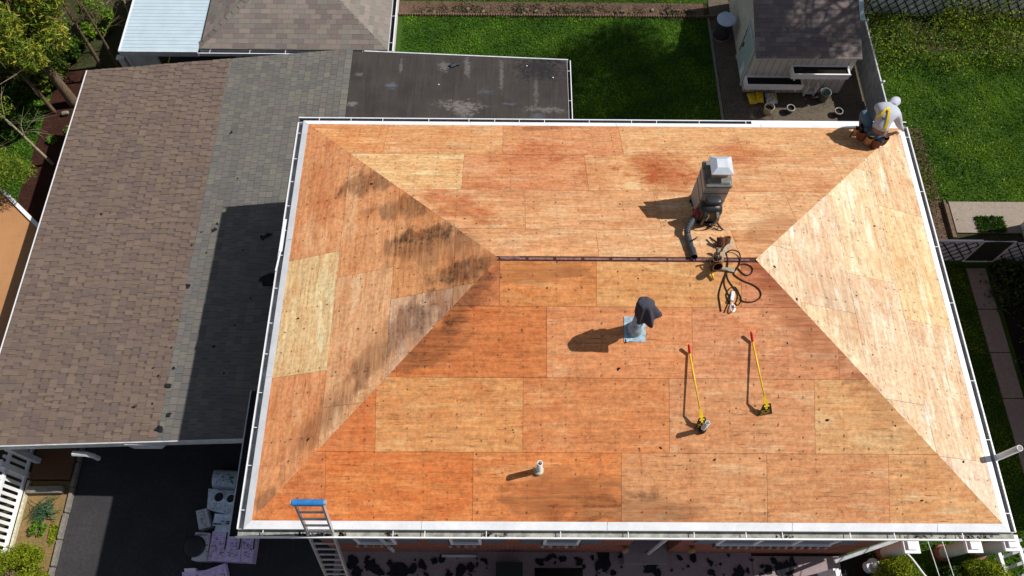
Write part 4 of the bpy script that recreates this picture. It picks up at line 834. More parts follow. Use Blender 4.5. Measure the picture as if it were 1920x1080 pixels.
# front-left: pad, kerbs, picket fence
sheet('parking_pad', -7.05, -6.10, 1.97, 4.5, G+.16, 'mat')
m = MB(); m.obox((-6.62,1.72,G+.12), (.86,.17,.16), RZ(.02), .03); o = m.build('edging_block', 'stone'); tag(o, 'long stone block closing the front of the brown pad', 'stone')
m = MB(); y_ = -6
while y_ < 4.4: m.obox((-6.03+random.uniform(-.01,.01), y_+.3, G+.03), (.085,.585,.16), RZ(random.uniform(-.01,.01)), .015); y_ += .6
o = m.build('kerb', 'stone'); o['kind'] = 'structure'
pf = thing('picket_fence', (-7.16, 1.5, G), 'white picket fence beside the planting bed and driveway', 'fence')
for zz_ in (.12, .92):
    MB().box(-7.19, -7.14, -1.5, 3.2, G+zz_, G+zz_+.09).build('rail', 'whitepaint', pf)
y_ = -1.4; 
while y_ < 3.1:
    m = MB(); m.box(-7.21, -7.191, y_, y_+.075, G+.05, G+1.12); m.add([(-7.21,y_,G+1.1205),(-7.191,y_,G+1.1205),(-7.191,y_+.075,G+1.1205),(-7.21,y_+.075,G+1.1205),(-7.2,y_+.037,G+1.17)], [(0,1,4),(1,2,4),(2,3,4),(3,0,4)]); m.build('picket', 'whitepaint', pf); y_ += .152
m = MB(); yy = at(70,848,G+1)[1]; m.box(-7.26, -7.13, 2.02, 2.15, G, G+1.22); m.obox((-7.195,2.085,G+1.24), (.17,.17,.03)); m.build('post', 'whitepaint', pf)
MB().box(-7.12, -7.06, -1.5, 1.95, G, G+.11).build('base_board', 'cream', pf)
# ================================================================== THINGS ON THE ROOF
def curve(pts, n=6):                       # Catmull-Rom
    P = [Vector(p) for p in pts]; P = [2*P[0]-P[1]]+P+[2*P[-1]-P[-2]]; out = []
    for i in range(1, len(P)-2):
        for j in range(n):
            t = j/n; a, b_, c, d = P[i-1:i+3]; out.append(.5*((2*b_)+(c-a)*t+(2*a-5*b_+4*c-d)*t*t+(3*b_-a-3*c+d)*t**3))
    return out+[P[-2]]
zroof = lambda x, y: min(zn(x,y), zf_(x,y), zl(x,y), zr(x,y))
def rp(px, py, h=0):                        # point on (or h above) the plywood under a photo pixel
    q = at(px, py, 1.0)
    for _ in range(25): q = at(px, py, zroof(q[0], q[1])+h)
    return q
# ---- cloth over the exhaust stack
def cloth():
    cx, cy, zt = 6.40, 3.05, zn(0, 3.05)+1.06; m = MB(); nr, ns = 9, 40; vs_ = [(cx, cy+.01, zt+.025)]; rd = random.Random(4)
    ph = [rd.uniform(0, 6) for _ in range(5)]
    for j in range(1, nr+1):
        for i in range(ns):
            a = 2*math.pi*i/ns; t = j/nr
            Lr = .42+.10*math.cos(a+.4)+.12*max(0, math.cos(a-3.9))**2+.20*max(0, math.cos(a-5.2))**6+.06*math.sin(3*a+ph[0])       # cloth length each way
            s = t*Lr; r0 = .115
            rr = min(s, r0) + max(0, s-r0)*(.10+.10*abs(math.sin(3*a+ph[1]))+.07*math.sin(7*a+ph[2])+.20*max(0,math.cos(a-.2)))
            z = zt+.02 - max(0, s-r0*.85)*.92 - .015*math.sin(5*a+ph[3])*t
            fold = 1+.13*math.sin(6*a+ph[4]+t*2)*t
            vs_.append((cx+rr*fold*math.cos(a)+.05*t, cy+rr*fold*math.sin(a)*.95-.0, z))
    fs = [(0, 1+i, 1+(i+1)%ns) for i in range(ns)]
    for j in range(nr-1):
        for i in range(ns): fs.append((1+j*ns+i, 1+(j+1)*ns+i, 1+(j+1)*ns+(i+1)%ns, 1+j*ns+(i+1)%ns))
    m.add(vs_, fs); o = m.build('draped_cloth', 'cloth', None, True)
    so_ = o.modifiers.new('thick', 'SOLIDIFY'); so_.thickness = .008; ss = o.modifiers.new('sub', 'SUBSURF'); ss.levels = ss.render_levels = 1
    tag(o, 'dark grey work shirt draped over the exhaust stack', 'cloth')
cloth()
# ---- two shingle scrapers, each resting on its blade and heel with the handle raised
def scraper(bl0, bl1, neck, hb, ht, gt_, lab):
    """blade edge on the deck, neck held up, handle sloping back down to the deck and a raised grip"""
    b0, b1, N, Hb, Ht, Gt = [Vector(rp(*q)) for q in (bl0, bl1, neck, hb, ht, gt_)]; B = (b0+b1)/2
    t = thing('shingle_scraper', B, lab, 'scraper', 'long handled shingle scrapers lying on the plywood')
    d = (Ht-Hb).normalized(); MB().tube([Hb, Hb.lerp(Ht,.48), Hb.lerp(Ht,.52), Ht], [.013,.013,.016,.016], 10).build('handle', 'yellow', t, True)
    g = (Gt-Ht).normalized(); MB().tube([Ht-g*.01, Ht+g*.01, Gt-g*.02, Gt], [.017,.022,.022,.014], 10).build('grip', 'redgrip', t, True)
    s = (b1-b0).normalized(); u = (N-B); Lb = u.length; u.normalize(); n = s.cross(u).normalized()
    if n.z < 0: n = -n
    def q(a, v_, h=0): return tuple(B+s*a+u*v_*Lb+n*h)
    w = (b1-b0).length/2
    out = [(-w,0),(w,0),(w*.82,.35),(w*.50,1.0),(w*.20,1.0),(w*.16,.62),(-w*.16,.62),(-w*.20,1.0),(-w*.50,1.0),(-w*.82,.35)]
    N_ = len(out); MB().add([q(a,v_,0) for a,v_ in out]+[q(a,v_,.008) for a,v_ in out], [tuple(range(N_-1,-1,-1)), tuple(range(N_,2*N_))]+[(i,(i+1)%N_,N_+(i+1)%N_,N_+i) for i in range(N_)]).build('blade', 'tooliron', t)
    m = MB()
    for a, v_, w_ in ((-.4,.42,.5),(.25,.42,.5),(-.3,.28,.4),(.4,.28,.35),(.1,.18,.6),(-.5,.16,.3)):
        c = Vector(q(a*w, v_, .0095)); m.add([tuple(c-s*w_*w/2-u*.005),tuple(c+s*w_*w/2-u*.005),tuple(c+s*w_*w/2+u*.005),tuple(c-s*w_*w/2+u*.005)], [(0,1,2,3)])
    for k_ in range(18): c = Vector(q(w*(-.9+1.8*k_/17), .05, .0095)); m.add([tuple(c-s*.004-u*.006),tuple(c+s*.004-u*.006),tuple(c+u*.006)], [(0,1,2)])
    m.build('blade_markings', 'yellow', t)
    m = MB(); a2 = Vector(q(-w*.38,.80,.010)); a3 = Vector(q(w*.38,.80,.010)); p4 = Hb-s*.014; p5 = Hb+s*.014; m.add([tuple(a2),tuple(a3),tuple(p5),tuple(p4)]+[tuple(v+n*.01) for v in (a2,a3,p5,p4)], [(3,2,1,0),(4,5,6,7),(0,1,5,4),(1,2,6,5),(2,3,7,6),(3,0,4,7)])
    c = Vector(q(0,.60,.010)); m.add([tuple(c-s*.018),tuple(c+s*.018),tuple(Hb+s*.016),tuple(Hb-s*.016)]+[tuple(v+n*.012) for v in (c-s*.018,c+s*.018,Hb+s*.016,Hb-s*.016)], [(3,2,1,0),(4,5,6,7),(0,1,5,4),(1,2,6,5),(2,3,7,6),(3,0,4,7)]); m.build('neck_plate', 'yellow', t)
scraper((1303,804,.006),(1328,798,.006),(1316,783,.19),(1312,765,.23),(1293,662,.04),(1291.5,646,.13), 'left of two red-gripped scrapers, blade beside the small slanting vent')
scraper((1420,780,.006),(1448,775,.006),(1438,757,.19),(1433,742,.23),(1411,640,.04),(1408.5,622,.13), 'right of two red-gripped scrapers, lying clear of any vent pipe')
# ---- backpack blower against the chimney
bl = thing('leaf_blower', rp(1322,430), 'black and red backpack leaf blower leaning on the chimney with its hose downhill', 'leaf blower')
def dome(c, r, name, mat, par, seg=14, R=None, pw=.7, dz=0):
    m = MB(); vs_ = []; fs = []; R = R or Matrix.Identity(3); n1, n2 = 9, seg
    for j in range(n1+1):
        for i in range(n2):
            a = 2*math.pi*i/n2; b_ = -math.pi/2+math.pi*j/n1; f = lambda q: math.copysign(abs(q)**pw, q)
            v = R@Vector((r[0]*f(math.cos(b_))*f(math.cos(a)), r[1]*f(math.cos(b_))*f(math.sin(a)), r[2]*f(math.sin(b_)))); vs_.append((c[0]+v.x, c[1]+v.y, c[2]+v.z))
    for j in range(n1):
        for i in range(n2): fs.append((j*n2+i, j*n2+(i+1)%n2, (j+1)*n2+(i+1)%n2, (j+1)*n2+i))
    m.add(vs_, fs); return m.build(name, mat, par, True)
c0 = rp(1324,412,.16); zb0 = zroof(c0[0], c0[1])
hx, hy = c0[0]+.02, 5.13
dome((hx, hy, zb0+.28), (.215,.135,.28), 'housing', 'black', bl, 18, Matrix.Rotation(.12,3,'X'), .55)
dome((hx+.02, hy+.03, zb0+.58), (.15,.09,.06), 'engine_cover', basic('dark_engine_cover',(.03,.03,.035),.35,0,.2), bl, 14, None, .6)
m = MB(); m.box(hx-.2, hx+.2, hy-.15, hy+.16, zb0-.06, zb0+.01)
m.obox((hx, hy+.0, zb0+.03), (.36,.30,.035), Matrix.Rotation(math.atan(-K),3,'X'), .01); m.build('base_frame', 'black', bl) if False else None
m = MB(); m.obox((hx, hy, zb0+.025), (.36,.30,.03), Matrix.Rotation(math.atan(-K),3,'X'), .01); m.build('base_frame', 'black', bl)
for s_, mt in ((-1,'black'),(1,'webbing')):
    MB().strip(curve([(hx+s_*.09,hy-.10,zb0+.50),(hx+s_*.12,hy-.20,zb0+.40),(hx+s_*.12,hy-.19,zb0+.2),(hx+s_*.08,hy-.13,zb0+.04)]), .045, .012, (0,-1,.2)).build('shoulder_strap', mt, bl)
MB().tube(curve([(hx-.1,hy-.13,zb0+.44),(hx-.03,hy-.15,zb0+.40),(hx-.05,hy-.16,zb0+.25)]), .008, 6).build('trim', 'silver', bl)
MB().tube([(hx-.11,hy+.02,zb0+.44),(hx-.20,hy-.03,zb0+.36),(hx-.25,hy-.10,zb0+.27)], [.055,.058,.055], 14).build('air_duct', 'redpl', bl, True)
e1, e2, e3, e4 = rp(1291,430,.12), rp(1291,452,.07), rp(1297,470,.07), rp(1303,487,.065)
hp = curve([(hx-.25,hy-.10,zb0+.27), tuple(rp(1290,428,.17)), tuple(rp(1289,440,.09)), tuple(rp(1293,455,.07))], 9)
m = MB(); rr = [.052+.006*(i%2) for i in range(len(hp))]; m.tube(hp, rr, 14); m.build('flex_hose', 'hose', bl)
m = MB(); m.tube([tuple(rp(1293,454,.07)), tuple(rp(1296,466,.07)), tuple(rp(1298,467,.07)), tuple(rp(1302,482,.07))], [.056,.05,.056,.054], 16, False); m.build('blower_tube', 'hose', bl, True)
q = rp(1296,452,.15); MB().tube([q, q+[.07,.03,.04], q+[.10,.06,.03]], .014, 8).build('trigger_handle', 'black', bl)
q = rp(1340,424,.04); MB().tube(curve([(hx+.16,hy-.12,zb0+.15),(hx+.22,hy-.22,zb0+.12),tuple(rp(1356,431,.03))]), .017, 8).build('control_arm', 'black', bl)
MB().tube(curve([(hx+.05,hy-.15,zb0+.1),(hx+.14,hy-.26,zb0+.06),(hx+.2,hy-.2,zb0+.08),(hx+.12,hy-.16,zb0+.08)]), .009, 6).build('cable', 'black', bl)
# ---- fall-protection ropes, tool belt and hammer by the ridge end
def ropething(name, pix, r, mat, lab, cat, h=.012, close=False):
    P = [tuple(rp(x, y, h+(hh[0] if (hh := rest) else 0))) for x, y, *rest in pix]; m = MB(); m.tube(curve(P, 7), r, 7); o = m.build(name, mat, None, True); tag(o, lab, cat); return o
ropething('rope', [(1352,584),(1350,570),(1348,552),(1354,530),(1362,508),(1365,490),(1362,475),(1368,470,.05),(1376,469,.05),(1386,474,.04),(1388,488),(1384,500),(1376,512),(1383,520),(1395,527),(1410,533),(1422,541),(1427,551),(1423,560),(1410,566),(1394,565),(1388,560)], .011, 'rope', 'long dark rope sweeping in wide loops at the right end of the ridge', 'rope')
ropething('rope', [(1362,505),(1364,520),(1369,530),(1376,540),(1383,553),(1381,565),(1374,571),(1366,566),(1362,552),(1368,541),(1378,538),(1385,548),(1390,562),(1384,572),(1378,568)], .008, 'rope', 'thin dark cord knotted in small loops around the silver pack', 'rope')
ropething('rope', [(1376,512),(1383,500),(1392,495),(1402,496),(1411,503),(1408,513),(1399,516),(1390,510),(1384,503)], .010, 'rope', 'small round rope coil just below the right end of the ridge', 'rope')
ropething('rope', [(1362,512),(1358,530),(1364,548),(1370,560),(1364,572),(1358,586)], .008, 'rope', 'straight trailing cord left of the silver pack', 'rope')
a_, b2 = rp(1376,551,.05), rp(1372,570,.05); m = MB(); dv = Vector(b2-a_); ang = math.atan2(dv.y, dv.x)
m.obox(tuple((a_+b2)/2+[0,.05,0]), (.20,.065,.05), RZ(ang), .015); pk = m.build('shock_pack', 'silver'); tag(pk, 'silver shock-absorber pack lying in the tangle of ropes', 'shock pack')
m = MB(); q = rp(1373,577,.02); m.tube([(q[0]+.055*math.cos(t*.6)*.7, q[1]+.075*math.sin(t*.6), q[2]+.01) for t in range(11)], .011, 7); m.obox((q[0],q[1]+.05,q[2]+.015),(.05,.04,.03),RZ(.3),.008); m.build('snap_hook', 'galv', pk)
tb = thing('tool_belt', rp(1345,490), 'discarded tool belt with grey webbing and leather pouches across the ridge end', 'tool belt')
MB().strip(curve([tuple(rp(*p)) for p in ((1374,458,.10),(1364,462,.16),(1357,472,.16),(1354,484,.14),(1351,496,.10),(1356,503,.04),(1368,505,.03),(1377,508,.02))]), .055, .006, (.2,-.2,1)).build('belt_strap', 'webbing', tb)
MB().strip(curve([tuple(rp(*p)) for p in ((1334,507,.06),(1345,505,.05),(1358,503,.05),(1370,508,.03))]), .03, .006, (0,-.4,1)).build('belt_strap', 'webbing', tb)
def pouch(c, r, h, R, name='pouch', mat='tan', par=None):
    m = MB(); vs_ = []; fs = []; n = 14
    for j, (k_, z) in enumerate(((.75,0),(.95,.3),(1,1),(.86,1),(.8,.25))):
        for i in range(n): a = 2*math.pi*i/n; v = R@Vector((r[0]*k_*math.cos(a), r[1]*k_*math.sin(a), h*z)); vs_.append(tuple(Vector(c)+v))
    for j in range(4):
        for i in range(n): fs.append((j*n+i, j*n+(i+1)%n, (j+1)*n+(i+1)%n, (j+1)*n+i))
    fs.append(tuple(range(n-1,-1,-1))); fs.append(tuple(range(4*n,5*n))); m.add(vs_, fs); return m.build(name, mat, par, False)
pouch(rp(1340,500,.03), (.09,.06), .20, Matrix.Rotation(.5,3,'X')@RZ(.4), 'pouch', 'leather', tb)
pouch(rp(1350,492,.03), (.08,.06), .16, Matrix.Rotation(-.5,3,'Y'), 'pouch', 'tan', tb)
pouch(rp(1351,464,.03), (.075,.05), .17, Matrix.Rotation(-.9,3,'X')@RZ(-.5), 'pouch', 'leather', tb)
pouch(rp(1362,460,.03), (.07,.05), .15, Matrix.Rotation(-.7,3,'X')@RZ(.5), 'pouch', 'leather', tb)
pouch(rp(1346,480,.03), (.04,.035), .14, Matrix.Rotation(-.9,3,'X')@RZ(.2), 'pouch', 'webbing', tb)
MB().strip([tuple(rp(1330,445,.06)), tuple(rp(1350,459,.10))], .035, .006).build('belt_strap', 'rope', tb)
MB().tube([tuple(rp(1330,445,.05)), tuple(rp(1342,461,.03)), tuple(rp(1350,470,.03))], .007, 6).build('belt_strap', 'rope', tb)
for i in range(5): q = rp(1336+3.0*i, 489+random.uniform(-3,3), .10); MB().tube([q, q+[.0,.05,.10]], .008, 6).build('tool_handle', random.choice(['tooliron','silver','alu']), tb)
hm = thing('hammer', rp(1336,515), 'hammer with a yellow grip hanging out of the discarded tool belt', 'hammer')
MB().tube([tuple(rp(1334,509,.07)), tuple(rp(1338,524,.03))], [.017,.021], 10).build('grip', 'yellow', hm, True)
MB().tube([tuple(rp(1331,489,.14)), tuple(rp(1334,509,.07))], .010, 8).build('shaft', 'tooliron', hm, True)
m = MB(); q = rp(1330,487,.14); m.obox(q, (.12,.028,.03), RZ(.2), .006); m.build('head', 'tooliron', hm)
# bigger scraps on the plywood
for i, (p, r, lab) in enumerate([((1551,788),.035,'dark square scrap on the pale sheet left of the lower right hip'),((1160,692),.035,'bent black nail strip below the draped exhaust stack'),((1340,862),.025,'dark chip right of centre on the front slope, below the left scraper'),
   ((1728,939),.03,'dark flat scrap near the front right corner of the plywood'),((1452,500),.03,'bluish scrap on the pale east slope by its upper hip'),((1806,866),.03,'dark scrap on the pale slope beside the radon pipe'),((1239,840),.025,'black crumb on the seam halfway down the front slope'),
   ((1494,561),.03,'dark scrap on the east hip line below the rope loops'),((697,345),.03,'thin dark sliver high on the west slope'),((559,597),.03,'black square speck on the yellow west sheet'),((578,824),.035,'round black speck low on the west slope'),((1640,424),.025,'dark scrap in the middle of the pale east slope')]):
    q = rp(*p); o = scrap(q, r, zroof, 400+i, lift=.004, asp=.6); tag(o, lab, 'scrap')
# ================================================================== LADDER
# top rung sits over the deck; the rails cross the front gutter
tl = Vector(at(551,947,1.4)); trr = Vector(at(604,945,1.4)); ctr = (tl+trr)/2; mid = Vector(at(600,1003,.02))
dl = Vector((mid.x-ctr.x, mid.y-ctr.y, mid.z-ctr.z)); 
ld = thing('ladder', (float(mid.x), float(mid.y), G), 'aluminium extension ladder with a blue top guard leaning over the front gutter', 'ladder')
dn = dl.normalized(); t_end = (G-ctr.z)/dn.z; hw_ = .205; sx_ = Vector((1,0,0)); nn = sx_.cross(dn).normalized()
for s_ in (-1, 1):
    a = ctr+sx_*hw_*s_; b_ = a+dn*t_end; m = MB(); m.strip([tuple(a), tuple(b_)], .03, .075, tuple(nn)); m.build('rail', 'alu', ld)
k_ = 0; t = .13
while t < t_end-.1:
    c = ctr+dn*t+nn*.037; MB().tube([tuple(c-sx_*(hw_-.012)), tuple(c+sx_*(hw_-.012))], .019, 8).build('rung', 'alu', ld); t += .305
m = MB(); m.tube([tuple(ctr-sx_*(hw_+.03)+nn*.03), tuple(ctr+sx_*(hw_+.03)+nn*.03)], .05, 12); m.build('top_guard', 'blue', ld)
m = MB(); m.tube([tuple(ctr-sx_*(hw_+.06)+nn*.03), tuple(ctr-sx_*(hw_+.03)+nn*.03)], .035, 8); m.tube([tuple(ctr+sx_*(hw_+.03)+nn*.03), tuple(ctr+sx_*(hw_+.06)+nn*.03)], .035, 8); m.build('end_cap', 'alu', ld)
m = MB(); c = ctr+dn*.09+nn*.03; m.obox(tuple(c), (.03,.03,.07)); m.build('latch', 'tooliron', ld)
# ================================================================== BOXES AND BUNDLES on the driveway
def pxw(x, y, z=G+.1): return at(x, y, z)
def slab(cs, z0, z1, mat, name='body', par=None, jit=0):       # prism from 4 photo corners at its top height
    P = [tuple(at(x, y, z1)[:2]) for x, y in cs]; A = sum(P[i][0]*P[(i+1)%4][1]-P[(i+1)%4][0]*P[i][1] for i in range(4))
    if A < 0: P = P[::-1]
    m = MB(); m.prism(P, z0, z1); return m.build(name, mat, par), P
def scribble(cs, z, par, n, mat='ink', u=(.1,.9), v=(.1,.9), ln=(.02,.08), th=.010, ang=None):
    A = [Vector(at(x, y, z)) for x, y in cs]; m = MB()
    for i in range(n):
        a, b_ = random.uniform(*u), random.uniform(*v); p = A[0].lerp(A[1], a).lerp(A[3].lerp(A[2], a), b_)
        dr = (A[1]-A[0]).normalized(); an = math.atan2(dr.y, dr.x)+random.choice((0,0,0,math.pi/2))
        m.obox((p.x, p.y, z+.0025), (random.uniform(*ln), th*random.uniform(.6,1.4), .003), RZ(an))
    return m.build('printed_text', mat, par)
for i, (x0, x1, x2, x3) in enumerate(((397,425,420,389),(427,452,450,420),(454,478,472,451))):
    cs = [(x0+2,996),(x1+3,996),(x2,1053+i),(x3,1051+i)]; z1 = G+.30+.012*i
    t = thing('shingle_bundle', at(x0,1050,G), ['lavender wrapped shingle bundle, left of three side by side','lavender wrapped shingle bundle in the middle of three','lavender wrapped shingle bundle partly under the gutter corner'][i], 'bundle', 'lavender shingle bundles')
    slab(cs, G+.005, z1, 'lav', 'wrap', t); scribble(cs, z1, t, 26, u=(.12,.88), v=(.35,.85), ln=(.015,.07)); scribble(cs, z1, t, 10, u=(.1,.9), v=(.05,.3), ln=(.04,.10), th=.005)
    MB().box(*sorted((at(x1+2,996,z1)[0]-.02, at(x1+2,996,z1)[0]+.01)), *sorted((at(x1,1030,z1)[1], at(x1,998,z1)[1])), z1+.001, z1+.006).build('dark_strip', 'ink', t)
cs = [(372,1074),(422,1056),(430,1096),(385,1115)]; z1 = G+.30
t = thing('shingle_bundle', at(400,1085,G), 'lavender wrapped bundle lying askew at the bottom edge of the driveway', 'bundle', 'lavender shingle bundles'); slab(cs, G+.13, z1, 'lav', 'wrap', t); scribble(cs, z1, t, 16, ln=(.02,.09))
cs = [(341,1073),(392,1068),(396,1110),(345,1112)]; z1 = G+.12
t = thing('shingle_bundle', at(365,1085,G), 'flat lavender bundle partly under the askew one at the bottom edge', 'bundle', 'lavender shingle bundles'); slab(cs, G+.003, z1, 'lav', 'wrap', t); scribble(cs, z1, t, 10)
cs = [(345,1066),(366,1065),(367,1071),(346,1072)]; o, _ = slab(cs, G+.003, G+.2, 'whitepaint', 'tube_end'); tag(o, 'small pale carton end behind the bundles at the bottom edge', 'carton')
cs = [(400,878),(446,880),(438,921),(396,915)]; t = thing('wrapped_roll', at(420,900,G), 'pale rounded wrapped pack with green print beside the dark ledge', 'pack')
m = MB(); A = [at(x, y, G+.42) for x, y in cs]; P0 = A[3]; n_ = 9; vs_ = []
for j in range(n_):
    a = math.pi*j/(n_-1); yy = (1-math.cos(a))/2; 
    for s_ in (0, 1):
        base = A[3]*(1-s_)+A[2]*s_; top = A[0]*(1-s_)+A[1]*s_; p = base+(top-base)*yy; vs_.append((p[0], p[1], G+.18+.26*math.sin(a)**.6))
m.add(vs_, [(2*j, 2*j+1, 2*j+3, 2*j+2) for j in range(n_-1)]); p = [v for v in vs_]
m.prism([tuple(A[3][:2]), tuple(A[2][:2]), tuple(A[1][:2]), tuple(A[0][:2])], G+.003, G+.181); m.build('wrap', 'palewrap', t, False)
scribble([(402,884),(444,886),(438,912),(398,908)], G+.445, t, 22); scribble([(430,890),(440,890),(436,912),(427,911)], G+.45, t, 10, 'greenink', ln=(.03,.07), th=.025)
cs = [(391,916),(443,921),(436,966),(388,953)]; z1 = G+.50
t = thing('pipe_carton', at(415,940,G), 'open pale blue carton with two round pipe ends showing', 'carton'); slab(cs, G+.003, z1, 'palewrap', 'carton_body', t)
for (x, y, r) in ((410,931,.115),(432,934,.10)):
    q = at(x, y, z1+.05); m = MB(); m.lathe([(r+.015,-.04),(r+.015,.03),(r-.005,.03),(r-.01,-.04)], (q[0],q[1],z1+.012), 24); po = m.build('pipe_end', 'palewrap', t, True); MB().lathe([(r-.008,.0),(0,.0)], (q[0],q[1],z1+.004), 20).build('pipe_bore', 'black', po)
scribble(cs, z1, t, 16, v=(.6,.95), ln=(.02,.06))
cs = [(403,963),(441,966),(434,986),(398,985)]; t = thing('wrapped_pack', at(418,975,G), 'small crumpled pale lavender pack between the open carton and the bundles', 'pack'); slab(cs, G+.003, G+.36, 'palewrap', 'wrap', t); scribble(cs, G+.36, t, 8, ln=(.05,.09), th=.02)
cs = [(405,984),(437,984),(436,997),(402,996)]; o, _ = slab(cs, G+.302, G+.42, 'palewrap', 'wrapped_roll'); tag(o, 'short pale roll lying across the top of the lavender bundles', 'roll')
cs = [(367,958),(387,953),(395,987),(373,993)]; t = thing('carton', at(380,972,G), 'small white carton with grey printing, standing apart on the driveway', 'carton'); slab(cs, G+.003, G+.25, 'whitedirty', 'carton_body', t); scribble(cs, G+.25, t, 12, ln=(.04,.11), th=.005, u=(.3,.7))
cs = [(366,998),(388,998),(385,1051),(358,1050)]; z1 = G+.38
t = thing('pipe_box', at(372,1025,G), 'white printed box with a large black hose coil sunk into its side', 'box'); slab([(366,998),(392,999),(386,1051),(359,1050)], G+.003, z1, 'whitedirty', 'carton_body', t)
q = at(364,1024,z1+.06); m = MB(); m.lathe([(.0,.0),(.22,.0),(.235,.03),(.235,.09),(.20,.11),(0,.11)], (q[0],q[1],z1-.06), 30); m.build('hose_coil', 'black', t, True)
def text(s_, c, size, rz, mat, name, par=None, th=.002):
    cu = bpy.data.curves.new(name, 'FONT'); cu.body = s_; cu.size = size; cu.extrude = th; cu.align_x = 'CENTER'; cu.align_y = 'CENTER'
    o = bpy.data.objects.new(name, cu); dg = bpy.context.evaluated_depsgraph_get(); C.objects.link(o); dg.update(); me = bpy.data.meshes.new_from_object(o.evaluated_get(dg)); bpy.data.objects.remove(o)
    me.transform(Matrix.Translation(Vector(c))@Matrix.Rotation(rz, 4, 'Z')); me.materials.clear(); me.materials.append(M[mat]); return link(name, me, par)
q = at(376,1003,z1+.004); text('IGoMPLAT', q, .075, .0, 'ink', 'lettering', t)
scribble([(386,1003),(392,1003),(388,1048),(384,1048)], z1+.001, t, 12, ln=(.02,.04))
# ================================================================== PERSON
def skinmesh(name, nodes, edges, mat, par=None, root=None, sub=2):
    keys = list(nodes); me = bpy.data.meshes.new(name); me.from_pydata([nodes[k][0] for k in keys], [(keys.index(a), keys.index(b_)) for a, b_ in edges], [])
    o = bpy.data.objects.new(name, me); C.objects.link(o); o.modifiers.new('skin', 'SKIN')
    if not me.skin_vertices: raise RuntimeError('no skin layer')
    for i, k in enumerate(keys):
        r = nodes[k][1]; me.skin_vertices[0].data[i].radius = (r, r) if not isinstance(r, tuple) else r; me.skin_vertices[0].data[i].use_root = (k == (root or keys[0]))
    ss = o.modifiers.new('sub', 'SUBSURF'); ss.levels = ss.render_levels = sub
    dg = bpy.context.evaluated_depsgraph_get(); dg.update(); m2 = bpy.data.meshes.new_from_object(o.evaluated_get(dg)); bpy.data.objects.remove(o)
    m2.materials.clear(); m2.materials.append(M[mat]); m2.polygons.foreach_set('use_smooth', [True]*len(m2.polygons)); return link(name, m2, par)
pr_ = bpy.data.objects.new('tmp', None)
pel = (11.64,7.60,.60)
J = dict(pelvis=(pel,.145), waist=((11.70,7.68,.80),.15), chest=((11.76,7.82,.93),.18), upper=((11.83,7.93,.95),.145), neck=((11.90,8.02,.95),.062),
  headb=((11.94,8.08,.955),.085), headt=((12.00,8.16,.92),.085),
  shL=((11.68,8.05,.87),.075), elL=((11.86,8.28,.62),.052), wrL=((12.14,8.27,.30),.036), shR=((12.01,7.86,.87),.075), elR=((12.20,7.88,.56),.052), wrR=((12.42,8.02,.24),.036),
  hipL=((11.58,7.68,.56),.105), knL=((11.44,8.05,.74),.078), anL=((11.58,7.93,.26),.048), toeL=((11.62,8.06,.16),.036),
  hipR=((11.74,7.54,.54),.105), knR=((11.96,7.80,.30),.075), anR=((11.70,7.52,.34),.048), toeR=((11.64,7.44,.36),.035))
Ed = [('pelvis','waist'),('waist','chest'),('chest','upper'),('upper','neck'),('neck','headb'),('headb','headt'),('upper','shL'),('shL','elL'),('elL','wrL'),('upper','shR'),('shR','elR'),('elR','wrR'),
  ('pelvis','hipL'),('hipL','knL'),('knL','anL'),('anL','toeL'),('pelvis','hipR'),('hipR','knR'),('knR','anR'),('anR','toeR')]
def hand(base, d, up, side):                 # joints for a palm, four fingers and a thumb, as skin chains of the body
    base = Vector(base); d = Vector(d).normalized(); up = Vector(up); up = (up-d*up.dot(d)).normalized(); s = d.cross(up)*side; N = {}; E_ = []
    pc = base+d*.05; N['palm'] = (tuple(pc), .026)
    for i, (o_, ln) in enumerate(((-.030,.060),(-.010,.070),(.010,.066),(.029,.052))):
        k0 = pc+d*.035+s*o_; k1 = k0+d*ln*.55-up*.012; k2 = k1+d*ln*.45-up*.028
        N['a%d'%i] = (tuple(k0), .0095); N['b%d'%i] = (tuple(k1), .0085); N['c%d'%i] = (tuple(k2), .0075); E_ += [('palm','a%d'%i),('a%d'%i,'b%d'%i),('b%d'%i,'c%d'%i)]
    t0 = base+d*.025-s*.032; t1 = t0+d*.035-s*.022-up*.01; t2 = t1+d*.03-up*.012
    N['t0'] = (tuple(t0), .012); N['t1'] = (tuple(t1), .010); N['t2'] = (tuple(t2), .008); E_ += [('palm','t0'),('t0','t1'),('t1','t2')]
    return N, E_
pers = None
try:
    JJ = {k: (v[0], v[1]*.9) for k, v in J.items()}; EE = list(Ed)
    for w_, d_, sd_ in (('wrL',(.10,-.02,-.14),1), ('wrR',(.10,.06,-.12),-1)):
        N, E2 = hand(J[w_][0], d_, (-.3,-.1,.9), sd_)
        for k, v in N.items(): JJ[w_+k] = v
        EE += [(w_+a, w_+b_) for a, b_ in E2]+[(w_, w_+'palm')]
    pers = skinmesh('person', JJ, EE, 'skin', None, 'pelvis')
except Exception as ex: print('PERSON', ex)
tag(pers, 'crouching roofer in pale hooded top, blue jeans and yellow harness at the far roof corner', 'person')
torso = {k: J[k] for k in ('pelvis','waist','chest','upper','neck')}
hd = {k: (J[k][0], J[k][1]*1.12) for k in ('waist','chest','upper','shL','elL','wrL','shR','elR','wrR')}; hd['hem'] = ((11.655,7.58,.69),.185); hd['neck'] = (J['neck'][0], .10); hd['wrL'] = (J['wrL'][0],.05); hd['wrR'] = (J['wrR'][0],.05); hd['elR'] = (J['elR'][0],.072); hd['elL'] = (J['elL'][0],.072)
hd['shL'] = (J['shL'][0],.10); hd['shR'] = (J['shR'][0],.10)
